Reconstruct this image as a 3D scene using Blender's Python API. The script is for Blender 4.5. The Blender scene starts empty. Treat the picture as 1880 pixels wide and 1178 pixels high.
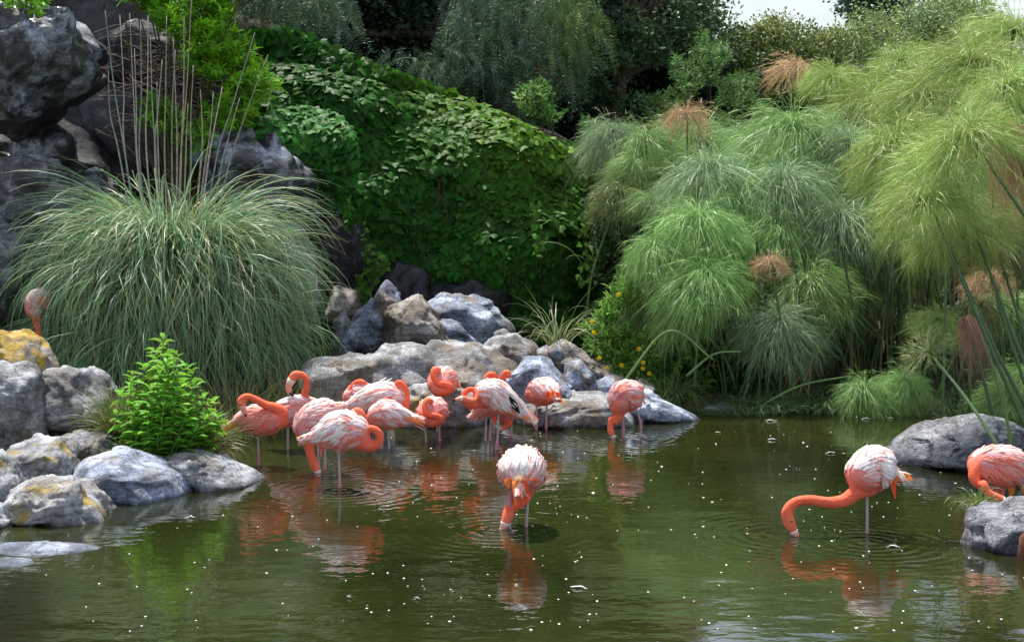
import bpy, math, random
import numpy as np
from mathutils import Vector, noise
rng = np.random.default_rng(11)
random.seed(11)
scene = bpy.context.scene
COL = scene.collection

# ------------------------------------------------------------------ camera
FPX, CX, CY, HCAM = 3000.0, 940.0, 589.0, 2.0
PITCH = math.atan(269.0 / 3000.0)
CP, SP = math.cos(PITCH), math.sin(PITCH)
cam_d = bpy.data.cameras.new('camera'); cam = bpy.data.objects.new('camera', cam_d); COL.objects.link(cam)
cam.location = (0, 0, HCAM); cam.rotation_euler = (math.radians(90) - PITCH, 0, 0)
cam_d.sensor_width = 36; cam_d.lens = 36 * FPX / 1880; cam_d.clip_end = 2000
scene.camera = cam

# ------------------------------------------------------------------ light
SUN_EL, SUN_AZ = math.radians(66), math.radians(-24)   # azimuth measured clockwise from +Y
world = bpy.data.worlds.new('World'); scene.world = world; world.use_nodes = True
wn, wl = world.node_tree.nodes, world.node_tree.links
wn.clear()
wo = wn.new('ShaderNodeOutputWorld'); bg = wn.new('ShaderNodeBackground')
sky = wn.new('ShaderNodeTexSky'); sky.sky_type = 'NISHITA'; sky.sun_disc = False
sky.sun_elevation = SUN_EL; sky.sun_rotation = SUN_AZ; sky.air_density = 1.2; sky.dust_density = 2.0
tc = wn.new('ShaderNodeTexCoord'); cn = wn.new('ShaderNodeTexNoise'); cn.inputs['Scale'].default_value = 3.2
cn.inputs['Detail'].default_value = 8
cr = wn.new('ShaderNodeValToRGB'); cr.color_ramp.elements[0].position = 0.40; cr.color_ramp.elements[1].position = 0.62
cm = wn.new('ShaderNodeMix'); cm.data_type = 'RGBA'; cm.inputs[7].default_value = (9.0, 9.8, 11.0, 1)
wl.new(tc.outputs['Generated'], cn.inputs['Vector']); wl.new(cn.outputs['Fac'], cr.inputs['Fac'])
wl.new(cr.outputs['Color'], cm.inputs[0]); wl.new(sky.outputs['Color'], cm.inputs[6])
wl.new(cm.outputs[2], bg.inputs['Color']); bg.inputs['Strength'].default_value = 0.085
wl.new(bg.outputs['Background'], wo.inputs['Surface'])
sun_d = bpy.data.lights.new('sun', 'SUN'); sun_d.energy = 5.0; sun_d.angle = math.radians(3.5); sun_d.color = (1, 0.95, 0.86)
sun = bpy.data.objects.new('sun', sun_d); COL.objects.link(sun)
sdir = Vector((math.sin(SUN_AZ) * math.cos(SUN_EL), math.cos(SUN_AZ) * math.cos(SUN_EL), math.sin(SUN_EL)))
sun.rotation_euler = sdir.to_track_quat('Z', 'Y').to_euler(); sun.location = (0, -5, 20)
scene.view_settings.view_transform = 'Standard'; scene.view_settings.look = 'None'
scene.view_settings.gamma = 1; scene.view_settings.exposure = 0.82
scene.render.engine = 'CYCLES'

# ------------------------------------------------------------------ helpers
def P(u, v, Y):
    xc = (u - CX) / FPX; yc = -(v - CY) / FPX
    t = Y / (CP + yc * SP)
    return np.array([xc * t, Y, HCAM + t * (yc * CP - SP)])
def Pv(u, v, Y):
    u = np.asarray(u, float); v = np.asarray(v, float)
    xc = (u - CX) / FPX; yc = -(v - CY) / FPX
    t = Y / (CP + yc * SP)
    return np.stack([xc * t, Y + 0 * t, HCAM + t * (yc * CP - SP)], -1)
def Wt(u, v, z=0.0):
    xc = (u - CX) / FPX; yc = -(v - CY) / FPX
    t = (HCAM - z) / (SP - yc * CP)
    return np.array([xc * t, t * (CP + yc * SP), z])
def U(a): return a / np.maximum(np.linalg.norm(a, axis=-1, keepdims=True), 1e-9)

def hash3(i, j, k, s):
    n = (i * 374761393 + j * 668265263 + k * 2147483647 + s * 1274126177) & 0xffffffff
    n = ((n ^ (n >> 13)) * 1274126177) & 0xffffffff
    n = ((n ^ (n >> 16)) * 668265263) & 0xffffffff
    return ((n ^ (n >> 15)) & 0xffff) / 65535.0
def vnoise(p, s=0):
    p = np.asarray(p, float); i = np.floor(p).astype(np.int64); f = p - i; f = f * f * (3 - 2 * f)
    r = 0
    for a in (0, 1):
        for b in (0, 1):
            for c in (0, 1):
                w = (f[..., 0] if a else 1 - f[..., 0]) * (f[..., 1] if b else 1 - f[..., 1]) * (f[..., 2] if c else 1 - f[..., 2])
                r = r + w * hash3(i[..., 0] + a, i[..., 1] + b, i[..., 2] + c, s)
    return r * 2 - 1
def fbm(p, o=4, s=0):
    r = 0; a = 1.0; t = 0
    for k in range(o):
        r = r + a * vnoise(p * 2.03 ** k + 17.3 * k, s + k); t += a; a *= 0.5
    return r / t

class MB:
    """collects vertices, quads, triangles and one colour per vertex; build() links them as one mesh object"""
    def __init__(s): s.v = []; s.q = []; s.t = []; s.c = []; s.n = 0
    def add(s, V, Q=None, T=None, C=(1, 1, 1)):
        V = np.asarray(V, float).reshape(-1, 3); C = np.asarray(C, float)
        if C.ndim == 1: C = np.tile(C, (len(V), 1))
        s.v.append(V); s.c.append(C.reshape(-1, 3))
        if Q is not None and len(Q): s.q.append(np.asarray(Q, int).reshape(-1, 4) + s.n)
        if T is not None and len(T): s.t.append(np.asarray(T, int).reshape(-1, 3) + s.n)
        s.n += len(V)
    def mesh(s, name, mat, smooth=True, origin=None):
        V = np.concatenate(s.v)
        if origin is not None: V = V - np.asarray(origin, float)
        q = np.concatenate(s.q) if s.q else np.zeros((0, 4), int); t = np.concatenate(s.t) if s.t else np.zeros((0, 3), int)
        me = bpy.data.meshes.new(name)
        me.vertices.add(len(V)); me.vertices.foreach_set('co', V.astype(np.float32).ravel())
        li = np.concatenate([q.ravel(), t.ravel()]).astype(np.int32)
        me.loops.add(len(li)); me.loops.foreach_set('vertex_index', li)
        tot = np.concatenate([np.full(len(q), 4), np.full(len(t), 3)]).astype(np.int32)
        st = np.concatenate([[0], np.cumsum(tot)[:-1]]).astype(np.int32)
        me.polygons.add(len(tot)); me.polygons.foreach_set('loop_start', st); me.polygons.foreach_set('loop_total', tot)
        me.polygons.foreach_set('use_smooth', np.full(len(tot), smooth))
        me.update(calc_edges=True)
        ca = me.color_attributes.new('Col', 'FLOAT_COLOR', 'POINT')
        C = np.concatenate(s.c); C4 = np.concatenate([C, np.ones((len(C), 1))], 1).astype(np.float32)
        ca.data.foreach_set('color', C4.ravel())
        me.validate()
        if mat: me.materials.append(mat)
        return me
    def build(s, name, mat, parent=None, smooth=True, kind=None, world_coords=True):
        """vertices are given in world coordinates; a parented object is shifted so that it stays there"""
        org = np.array(parent.matrix_basis.translation) if parent is not None else None
        if parent is not None and parent.parent is not None: org = org + np.array(parent.parent.matrix_basis.translation)
        o = bpy.data.objects.new(name, s.mesh(name, mat, smooth, org)); COL.objects.link(o)
        if parent is not None: o.parent = parent
        if kind: o['kind'] = kind
        return o
def tag(o, label=None, cat=None, group=None, kind=None):
    if label: o['label'] = label
    if cat: o['category'] = cat
    if group: o['group'] = group
    if kind: o['kind'] = kind
    return o
def empty(name, loc, label, cat, group=None):
    o = bpy.data.objects.new(name, None); COL.objects.link(o); o.location = [float(x) for x in loc]
    o.empty_display_size = 0.1
    return tag(o, label, cat, group)
def grid_quads(n, m, off=0):
    i = np.arange(n - 1)[:, None] * m + np.arange(m - 1)[None, :]
    return (np.stack([i, i + 1, i + 1 + m, i + m], -1).reshape(-1, 4)) + off
def ribbons(mb, paths, widths, cols, side=None):
    """paths (N,S,3), widths (N,S), cols (N,3) or (N,S,3)"""
    N, S, _ = paths.shape
    tg = U(np.gradient(paths, axis=1))
    if side is None:
        rv = U(rng.normal(size=(N, 1, 3)) + np.array([0, 0, 0.0]))
        side = U(np.cross(tg, rv + 0 * tg))
    w = widths[..., None] * 0.5
    V = np.stack([paths - side * w, paths + side * w], 2)          # N,S,2,3
    base = (np.arange(N)[:, None] * S + np.arange(S - 1)[None, :]) * 2
    Q = np.stack([base, base + 1, base + 3, base + 2], -1).reshape(-1, 4)
    if cols.ndim == 2: cols = np.repeat(cols[:, None, :], S, 1)
    C = np.repeat(cols[:, :, None, :], 2, 2)
    mb.add(V.reshape(-1, 3), Q=Q, C=C.reshape(-1, 3))
def resample(pts, n):
    pts = np.asarray(pts, float)
    if len(pts) < 3:
        t = np.linspace(0, 1, n)[:, None]; return pts[0] * (1 - t) + pts[-1] * t
    Pp = np.vstack([2 * pts[0] - pts[1], pts, 2 * pts[-1] - pts[-2]])
    out = []; seg = len(pts) - 1
    for x in np.linspace(0, seg - 1e-6, n):
        i = int(x); f = x - i; a, b, c, d = Pp[i:i + 4]
        out.append(0.5 * (2 * b + (c - a) * f + (2 * a - 5 * b + 4 * c - d) * f * f + (3 * b - a - 3 * c + d) * f ** 3))
    return np.array(out)
def frames(path):
    tg = U(np.gradient(path, axis=0)); a = np.array([0.0, 1.0, 0.05])
    if abs(tg[0] @ a) > 0.9: a = np.array([1.0, 0, 0.1])
    n = U(np.cross(tg[0], a)); N = [n]
    for i in range(1, len(path)):
        n = n - tg[i] * (n @ tg[i]); n = n / max(np.linalg.norm(n), 1e-9); N.append(n)
    N = np.array(N); return tg, N, np.cross(tg, N)
def tube(mb, path, rad, cols=(1, 1, 1), sides=8, cap=True):
    path = np.asarray(path, float); n = len(path); rad = np.broadcast_to(np.asarray(rad, float), (n,))
    tg, N, B = frames(path); a = np.linspace(0, 2 * math.pi, sides, endpoint=False)
    V = path[:, None, :] + rad[:, None, None] * (np.cos(a)[None, :, None] * N[:, None, :] + np.sin(a)[None, :, None] * B[:, None, :])
    i = np.arange(n - 1)[:, None] * sides; j = np.arange(sides)[None, :]; k = (j + 1) % sides
    Q = np.stack([i + j, i + k, i + sides + k, i + sides + j], -1).reshape(-1, 4)
    V = V.reshape(-1, 3); T = None
    cols = np.asarray(cols, float)
    C = np.repeat(cols[:, None, :], sides, 1).reshape(-1, 3) if cols.ndim == 2 else np.tile(cols, (len(V), 1))
    if cap:
        V = np.vstack([V, path[:1], path[-1:]]); C = np.vstack([C, C[:1], C[-1:]])
        j = np.arange(sides); k = (j + 1) % sides; e = (n - 1) * sides
        T = np.vstack([np.stack([k, j, np.full(sides, n * sides)], 1), np.stack([e + j, e + k, np.full(sides, n * sides + 1)], 1)])
    mb.add(V, Q=Q, T=T, C=C)
_ico = {}
def ico(sub):
    if sub not in _ico:
        import bmesh
        bm = bmesh.new(); bmesh.ops.create_icosphere(bm, subdivisions=sub, radius=1)
        V = np.array([v.co[:] for v in bm.verts]); T = np.array([[v.index for v in f.verts] for f in bm.faces]); bm.free()
        _ico[sub] = (V, T)
    return _ico[sub]
def in_poly(u, v, poly):
    poly = np.asarray(poly, float); r = np.zeros(len(u), bool); j = len(poly) - 1
    for i in range(len(poly)):
        xi, yi = poly[i]; xj, yj = poly[j]
        c = ((yi > v) != (yj > v)) & (u < (xj - xi) * (v - yi) / (yj - yi + 1e-12) + xi); r ^= c; j = i
    return r
def sample_poly(poly, n):
    poly = np.asarray(poly, float); lo = poly.min(0); hi = poly.max(0); out = []
    got = 0
    while got < n:
        p = rng.uniform(lo, hi, (n * 2, 2)); p = p[in_poly(p[:, 0], p[:, 1], poly)]; out.append(p); got += len(p)
    return np.concatenate(out)[:n]

# ------------------------------------------------------------------ materials
def newmat(name):
    m = bpy.data.materials.new(name); m.use_nodes = True; n = m.node_tree.nodes; n.clear()
    o = n.new('ShaderNodeOutputMaterial'); return m, n, m.node_tree.links, o
def leafmat(name, tint=(1, 1, 1), rough=0.5, trans=0.3, spec=0.35, objrand=0.0, noise_sc=0):
    m, n, l, o = newmat(name)
    vc = n.new('ShaderNodeVertexColor'); vc.layer_name = 'Col'
    mul = n.new('ShaderNodeMix'); mul.data_type = 'RGBA'; mul.blend_type = 'MULTIPLY'; mul.inputs[0].default_value = 1
    mul.inputs[7].default_value = (*tint, 1); l.new(vc.outputs['Color'], mul.inputs[6]); col = mul.outputs[2]
    if objrand:
        oi = n.new('ShaderNodeObjectInfo'); hs = n.new('ShaderNodeHueSaturation')
        mr = n.new('ShaderNodeMapRange'); mr.inputs[3].default_value = 1 - objrand; mr.inputs[4].default_value = 1 + objrand
        mh = n.new('ShaderNodeMapRange'); mh.inputs[3].default_value = 0.5 - objrand * 0.05; mh.inputs[4].default_value = 0.5 + objrand * 0.05
        l.new(oi.outputs['Random'], mr.inputs[0]); l.new(oi.outputs['Random'], mh.inputs[0])
        l.new(mr.outputs[0], hs.inputs['Value']); l.new(mh.outputs[0], hs.inputs['Hue']); l.new(col, hs.inputs['Color']); col = hs.outputs['Color']
    b = n.new('ShaderNodeBsdfPrincipled'); b.inputs['Roughness'].default_value = rough; b.inputs['Specular IOR Level'].default_value = spec
    t = n.new('ShaderNodeBsdfTranslucent'); mx = n.new('ShaderNodeMixShader'); mx.inputs[0].default_value = trans
    l.new(col, b.inputs['Base Color']); l.new(col, t.inputs['Color'])
    l.new(b.outputs[0], mx.inputs[1]); l.new(t.outputs[0], mx.inputs[2]); l.new(mx.outputs[0], o.inputs[0]); return m
def ramp(n, stops):
    r = n.new('ShaderNodeValToRGB'); e = r.color_ramp.elements
    while len(e) < len(stops): e.new(0.5)
    for x, (p, c) in zip(e, stops): x.position = p; x.color = (*c, 1) if len(c) == 3 else c
    return r
def rockmat(name, dark, mid, light, lichen=0.0, lcol=(0.33, 0.22, 0.02), rough=0.75, wet=0.0, scale=1.0, brown=0.35, crack=0.5):
    m, n, l, o = newmat(name)
    g = n.new('ShaderNodeNewGeometry'); b = n.new('ShaderNodeBsdfPrincipled')
    def nz(sc, det=8, r=0.6, dist=0.0):
        t = n.new('ShaderNodeTexNoise'); t.inputs['Scale'].default_value = sc * scale; t.inputs['Detail'].default_value = det
        t.inputs['Roughness'].default_value = r; t.inputs['Distortion'].default_value = dist; l.new(g.outputs['Position'], t.inputs['Vector']); return t
    n1 = nz(3.2, 10, 0.65, 0.6); c1 = ramp(n, [(0.34, dark), (0.47, mid), (0.62, light)]); l.new(n1.outputs['Fac'], c1.inputs['Fac'])
    n2 = nz(1.7, 6, 0.6, 1.0); m2 = ramp(n, [(0.5, (0, 0, 0)), (0.62, (1, 1, 1))]); l.new(n2.outputs['Fac'], m2.inputs['Fac'])
    sc = n.new('ShaderNodeMath'); sc.operation = 'MULTIPLY'; sc.inputs[1].default_value = brown; l.new(m2.outputs['Color'], sc.inputs[0])
    x1 = n.new('ShaderNodeMix'); x1.data_type = 'RGBA'; l.new(sc.outputs[0], x1.inputs[0]); l.new(c1.outputs['Color'], x1.inputs[6]); x1.inputs[7].default_value = (mid[0] * .95, mid[0] * .68, mid[0] * .44, 1)
    # fine speckle
    n3 = nz(45, 6, 0.75); c3 = ramp(n, [(0.36, (0.40, 0.40, 0.40)), (0.62, (1.3, 1.3, 1.3))]); l.new(n3.outputs['Fac'], c3.inputs['Fac'])
    x2 = n.new('ShaderNodeMix'); x2.data_type = 'RGBA'; x2.blend_type = 'MULTIPLY'; x2.inputs[0].default_value = 0.8
    l.new(x1.outputs[2], x2.inputs[6]); l.new(c3.outputs['Color'], x2.inputs[7])
    col = x2.outputs[2]
    mp = n.new('ShaderNodeMapping'); mp.inputs['Rotation'].default_value = (0.35, 0.5, 0.3); mp.inputs['Scale'].default_value = (1.6, 1.6, 11); l.new(g.outputs['Position'], mp.inputs['Vector'])
    n6 = n.new('ShaderNodeTexNoise'); n6.inputs['Scale'].default_value = 2.2; n6.inputs['Detail'].default_value = 8; n6.inputs['Distortion'].default_value = .8; l.new(mp.outputs[0], n6.inputs['Vector'])
    c6 = ramp(n, [(0.38, (0.50, 0.50, 0.52)), (0.5, (1, 1, 1)), (0.62, (1.25, 1.22, 1.18))]); l.new(n6.outputs['Fac'], c6.inputs['Fac'])
    x6 = n.new('ShaderNodeMix'); x6.data_type = 'RGBA'; x6.blend_type = 'MULTIPLY'; x6.inputs[0].default_value = 0.75; l.new(col, x6.inputs[6]); l.new(c6.outputs['Color'], x6.inputs[7]); col = x6.outputs[2]
    # thin cracks
    vo = n.new('ShaderNodeTexVoronoi'); vo.feature = 'DISTANCE_TO_EDGE'; vo.inputs['Scale'].default_value = 2.6 * scale
    dd = nz(5, 4, 0.6); add = n.new('ShaderNodeMixRGB'); add.blend_type = 'ADD'; add.inputs[0].default_value = 0.6
    l.new(g.outputs['Position'], add.inputs[1]); l.new(dd.outputs['Color'], add.inputs[2]); l.new(add.outputs[0], vo.inputs['Vector'])
    ck = ramp(n, [(0.0, (0, 0, 0)), (0.035, (1, 1, 1))]); l.new(vo.outputs['Distance'], ck.inputs['Fac'])
    x3 = n.new('ShaderNodeMix'); x3.data_type = 'RGBA'; x3.blend_type = 'MULTIPLY'; x3.inputs[0].default_value = crack; l.new(col, x3.inputs[6]); l.new(ck.outputs['Color'], x3.inputs[7]); col = x3.outputs[2]
    if lichen > 0:
        n4 = nz(4.5, 8, 0.7, 0.5); ml = ramp(n, [(0.62 - 0.3 * lichen, (0, 0, 0)), (0.70 - 0.28 * lichen, (1, 1, 1))]); l.new(n4.outputs['Fac'], ml.inputs['Fac'])
        x4 = n.new('ShaderNodeMix'); x4.data_type = 'RGBA'; l.new(ml.outputs['Color'], x4.inputs[0]); l.new(col, x4.inputs[6])
        n5 = nz(14, 6, 0.6); lc = ramp(n, [(0.35, (lcol[0] * 0.35, lcol[1] * 0.4, lcol[2])), (0.6, lcol)]); l.new(n5.outputs['Fac'], lc.inputs['Fac']); l.new(lc.outputs['Color'], x4.inputs[7]); col = x4.outputs[2]
    # wet stain just above the water
    sx = n.new('ShaderNodeSeparateXYZ'); l.new(g.outputs['Position'], sx.inputs[0])
    wn2 = nz(7, 4, 0.6); am = n.new('ShaderNodeMath'); am.operation = 'MULTIPLY_ADD'; am.inputs[1].default_value = -0.12; am.inputs[2].default_value = 0.06
    l.new(wn2.outputs['Fac'], am.inputs[0]); ad = n.new('ShaderNodeMath'); ad.operation = 'ADD'; l.new(sx.outputs['Z'], ad.inputs[0]); l.new(am.outputs[0], ad.inputs[1])
    wr = n.new('ShaderNodeMapRange'); wr.inputs[1].default_value = 0.0; wr.inputs[2].default_value = 0.035; wr.inputs[3].default_value = 0.4; wr.inputs[4].default_value = 1; l.new(ad.outputs[0], wr.inputs[0])
    x5 = n.new('ShaderNodeMix'); x5.data_type = 'RGBA'; x5.blend_type = 'MULTIPLY'; x5.inputs[0].default_value = 1; l.new(col, x5.inputs[6]); l.new(wr.outputs[0], x5.inputs[7])
    l.new(x5.outputs[2], b.inputs['Base Color'])
    rr = n.new('ShaderNodeMapRange'); rr.inputs[3].default_value = rough - 0.25; rr.inputs[4].default_value = min(1, rough + 0.2); l.new(n2.outputs['Fac'], rr.inputs[0]); l.new(rr.outputs[0], b.inputs['Roughness'])
    b.inputs['Coat Weight'].default_value = wet; b.inputs['Coat Roughness'].default_value = 0.14
    # relief
    nb = nz(9, 12, 0.7, 0.3); bp = n.new('ShaderNodeBump'); bp.inputs['Strength'].default_value = 0.9; bp.inputs['Distance'].default_value = 0.05
    l.new(nb.outputs['Fac'], bp.inputs['Height'])
    bp2 = n.new('ShaderNodeBump'); bp2.inputs['Strength'].default_value = 0.7 * crack; bp2.inputs['Distance'].default_value = 0.02
    l.new(ck.outputs['Color'], bp2.inputs['Height']); l.new(bp.outputs[0], bp2.inputs['Normal'])
    bp3 = n.new('ShaderNodeBump'); bp3.inputs['Strength'].default_value = 0.6; bp3.inputs['Distance'].default_value = 0.008
    l.new(n3.outputs['Fac'], bp3.inputs['Height']); l.new(bp2.outputs[0], bp3.inputs['Normal']); l.new(bp3.outputs[0], b.inputs['Normal'])
    l.new(b.outputs[0], o.inputs[0]); return m
def vcmat(name, rough=0.6, spec=0.3, sss=0.0, sheen=0.0, nscale=0, namp=0.2, trans=0.0):
    m, n, l, o = newmat(name); vc = n.new('ShaderNodeVertexColor'); vc.layer_name = 'Col'
    b = n.new('ShaderNodeBsdfPrincipled'); b.inputs['Roughness'].default_value = rough; b.inputs['Specular IOR Level'].default_value = spec
    col = vc.outputs['Color']
    if nscale:
        g = n.new('ShaderNodeNewGeometry'); t = n.new('ShaderNodeTexNoise'); t.inputs['Scale'].default_value = nscale; t.inputs['Detail'].default_value = 5
        l.new(g.outputs['Position'], t.inputs['Vector']); r = ramp(n, [(0.3, (1 - namp,) * 3), (0.7, (1 + namp,) * 3)]); l.new(t.outputs['Fac'], r.inputs['Fac'])
        x = n.new('ShaderNodeMix'); x.data_type = 'RGBA'; x.blend_type = 'MULTIPLY'; x.inputs[0].default_value = 1; l.new(col, x.inputs[6]); l.new(r.outputs['Color'], x.inputs[7]); col = x.outputs[2]
        bp = n.new('ShaderNodeBump'); bp.inputs['Strength'].default_value = 0.5; bp.inputs['Distance'].default_value = 0.01; l.new(t.outputs['Fac'], bp.inputs['Height']); l.new(bp.outputs[0], b.inputs['Normal'])
    l.new(col, b.inputs['Base Color'])
    if trans:
        tr = n.new('ShaderNodeBsdfTranslucent'); l.new(col, tr.inputs['Color']); mx = n.new('ShaderNodeMixShader'); mx.inputs[0].default_value = trans
        l.new(b.outputs[0], mx.inputs[1]); l.new(tr.outputs[0], mx.inputs[2]); l.new(mx.outputs[0], o.inputs[0])
    else: l.new(b.outputs[0], o.inputs[0])
    return m

M_grass = leafmat('grass_blades', rough=0.42, trans=0.35, spec=0.4)
M_pap = leafmat('papyrus_rays', rough=0.42, trans=0.28, spec=0.4, objrand=0.14)
M_leaf = leafmat('broad_leaves', rough=0.5, trans=0.33, spec=0.10)
M_leaf_obj = leafmat('ivy_leaf_material', rough=0.5, trans=0.33, spec=0.08, objrand=0.3)
M_tree = leafmat('tree_leaves', rough=0.5, trans=0.35, spec=0.35)
M_bark = vcmat('bark', rough=0.9, nscale=25, namp=0.35)
M_stem = vcmat('green_stem', rough=0.5, spec=0.4, nscale=20, namp=0.15)
M_skin = vcmat('flamingo_plumage', rough=0.75, spec=0.15, nscale=90, namp=0.12)
M_feather = vcmat('flamingo_feathers', rough=0.6, spec=0.2, nscale=70, namp=0.10, trans=0.25)
M_leg = vcmat('flamingo_legs', rough=0.45, spec=0.4, nscale=120, namp=0.12)
M_bill = vcmat('flamingo_bill', rough=0.35, spec=0.5)
R_blue = rockmat('blue_grey_stone', (0.055, 0.06, 0.08), (0.18, 0.22, 0.31), (0.50, 0.58, 0.74), brown=0.85)
R_grey = rockmat('grey_stone', (0.06, 0.06, 0.065), (0.19, 0.195, 0.21), (0.44, 0.46, 0.51), brown=0.7, lichen=0.12, lcol=(0.16, 0.14, 0.03))
R_brown = rockmat('brown_grey_stone', (0.10, 0.085, 0.07), (0.20, 0.17, 0.145), (0.36, 0.34, 0.34), brown=0.6)
R_ochre = rockmat('lichen_stone', (0.10, 0.09, 0.08), (0.24, 0.22, 0.2), (0.42, 0.41, 0.40), lichen=0.62, lcol=(0.42, 0.27, 0.02))
R_ochre2 = rockmat('patchy_lichen_stone', (0.11, 0.11, 0.12), (0.26, 0.27, 0.29), (0.46, 0.48, 0.52), lichen=0.32, lcol=(0.34, 0.24, 0.05))
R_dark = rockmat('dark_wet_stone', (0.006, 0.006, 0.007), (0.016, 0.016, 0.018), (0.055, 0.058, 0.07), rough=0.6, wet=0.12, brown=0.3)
R_shiny = rockmat('shiny_streaked_stone', (0.008, 0.008, 0.010), (0.03, 0.033, 0.042), (0.36, 0.40, 0.50), rough=0.42, wet=0.7, brown=0.5)
R_crk = rockmat('cracked_stone', (0.09, 0.095, 0.11), (0.18, 0.19, 0.22), (0.33, 0.35, 0.40), brown=0.2, crack=0.9, scale=1.6)

# ------------------------------------------------------------------ ground, pond
shore = [Wt(u, v)[:2] for u, v in [(-60, 900), (150, 890), (290, 872), (400, 862), (395, 830), (410, 775), (600, 765), (850, 764), (1000, 764), (1270, 757), (1500, 750), (1900, 748), (2500, 748)]]
pond = np.array([(-9, 10.2), (-4.2, 10.2)] + [tuple(s) for s in shore] + [(16, 13.4), (16, 2.5), (-9, 2.5)])
def sdf_poly(x, y, poly):
    d = np.full(x.shape, 1e9); j = len(poly) - 1
    for i in range(len(poly)):
        a = poly[j]; b = poly[i]; e = b - a; w = np.stack([x - a[0], y - a[1]], -1)
        t = np.clip((w @ e) / (e @ e), 0, 1); dd = np.linalg.norm(w - t[..., None] * e, axis=-1); d = np.minimum(d, dd); j = i
    ins = in_poly(x.ravel(), y.ravel(), poly).reshape(x.shape)
    return np.where(ins, -d, d)
def sstep(x, a, b): t = np.clip((x - a) / (b - a), 0, 1); return t * t * (3 - 2 * t)
def ground_z(x, y):
    x = np.asarray(x, float); y = np.asarray(y, float)
    d = sdf_poly(x, y, pond)
    z = -0.42 + 0.48 * sstep(d, -0.25, 0.12) + 0.10 * sstep(d, 0.1, 1.2)
    ztop = np.clip(2.15 + (0.9 - x) * 0.33, 0.9, 3.4) * sstep(-x, -2.6, -0.6)        # the hill behind the ivy
    z = z + np.where(y > 14, (ztop) * sstep(y, 17.6, 19.0), 0)
    z = z + 1.2 * sstep(y, 18, 40) + 0.3 * sstep(y, 14, 17) * sstep(-x, 1.5, 3.5)
    z = z + 0.05 * fbm(np.stack([x * 1.3, y * 1.3, 0 * x], -1), 4, 5) * sstep(d, 0, 0.6)
    return z
xs = np.concatenate([np.linspace(-400, -14, 14), np.linspace(-12, 12, 161), np.linspace(14, 400, 14)])
ys = np.concatenate([np.linspace(-60, 1, 8), np.linspace(2, 24, 150), np.linspace(26, 800, 24)])
X, Yg = np.meshgrid(xs, ys); Z = ground_z(X, Yg)
mg, n, l, o = newmat('bank_soil'); g = n.new('ShaderNodeNewGeometry'); t = n.new('ShaderNodeTexNoise'); t.inputs['Scale'].default_value = 5; t.inputs['Detail'].default_value = 10
l.new(g.outputs['Position'], t.inputs['Vector']); r = ramp(n, [(0.35, (0.02, 0.016, 0.010)), (0.55, (0.045, 0.04, 0.02)), (0.7, (0.05, 0.07, 0.02))]); l.new(t.outputs['Fac'], r.inputs['Fac'])
b = n.new('ShaderNodeBsdfPrincipled'); b.inputs['Roughness'].default_value = 0.95; l.new(r.outputs['Color'], b.inputs['Base Color'])
bp = n.new('ShaderNodeBump'); bp.inputs['Distance'].default_value = 0.1; l.new(t.outputs['Fac'], bp.inputs['Height']); l.new(bp.outputs[0], b.inputs['Normal']); l.new(b.outputs[0], o.inputs[0])
mb = MB(); mb.add(np.stack([X, Yg, Z], -1), Q=grid_quads(len(ys), len(xs))); tag(mb.build('ground', mg), kind='structure')
USED = {}

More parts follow.
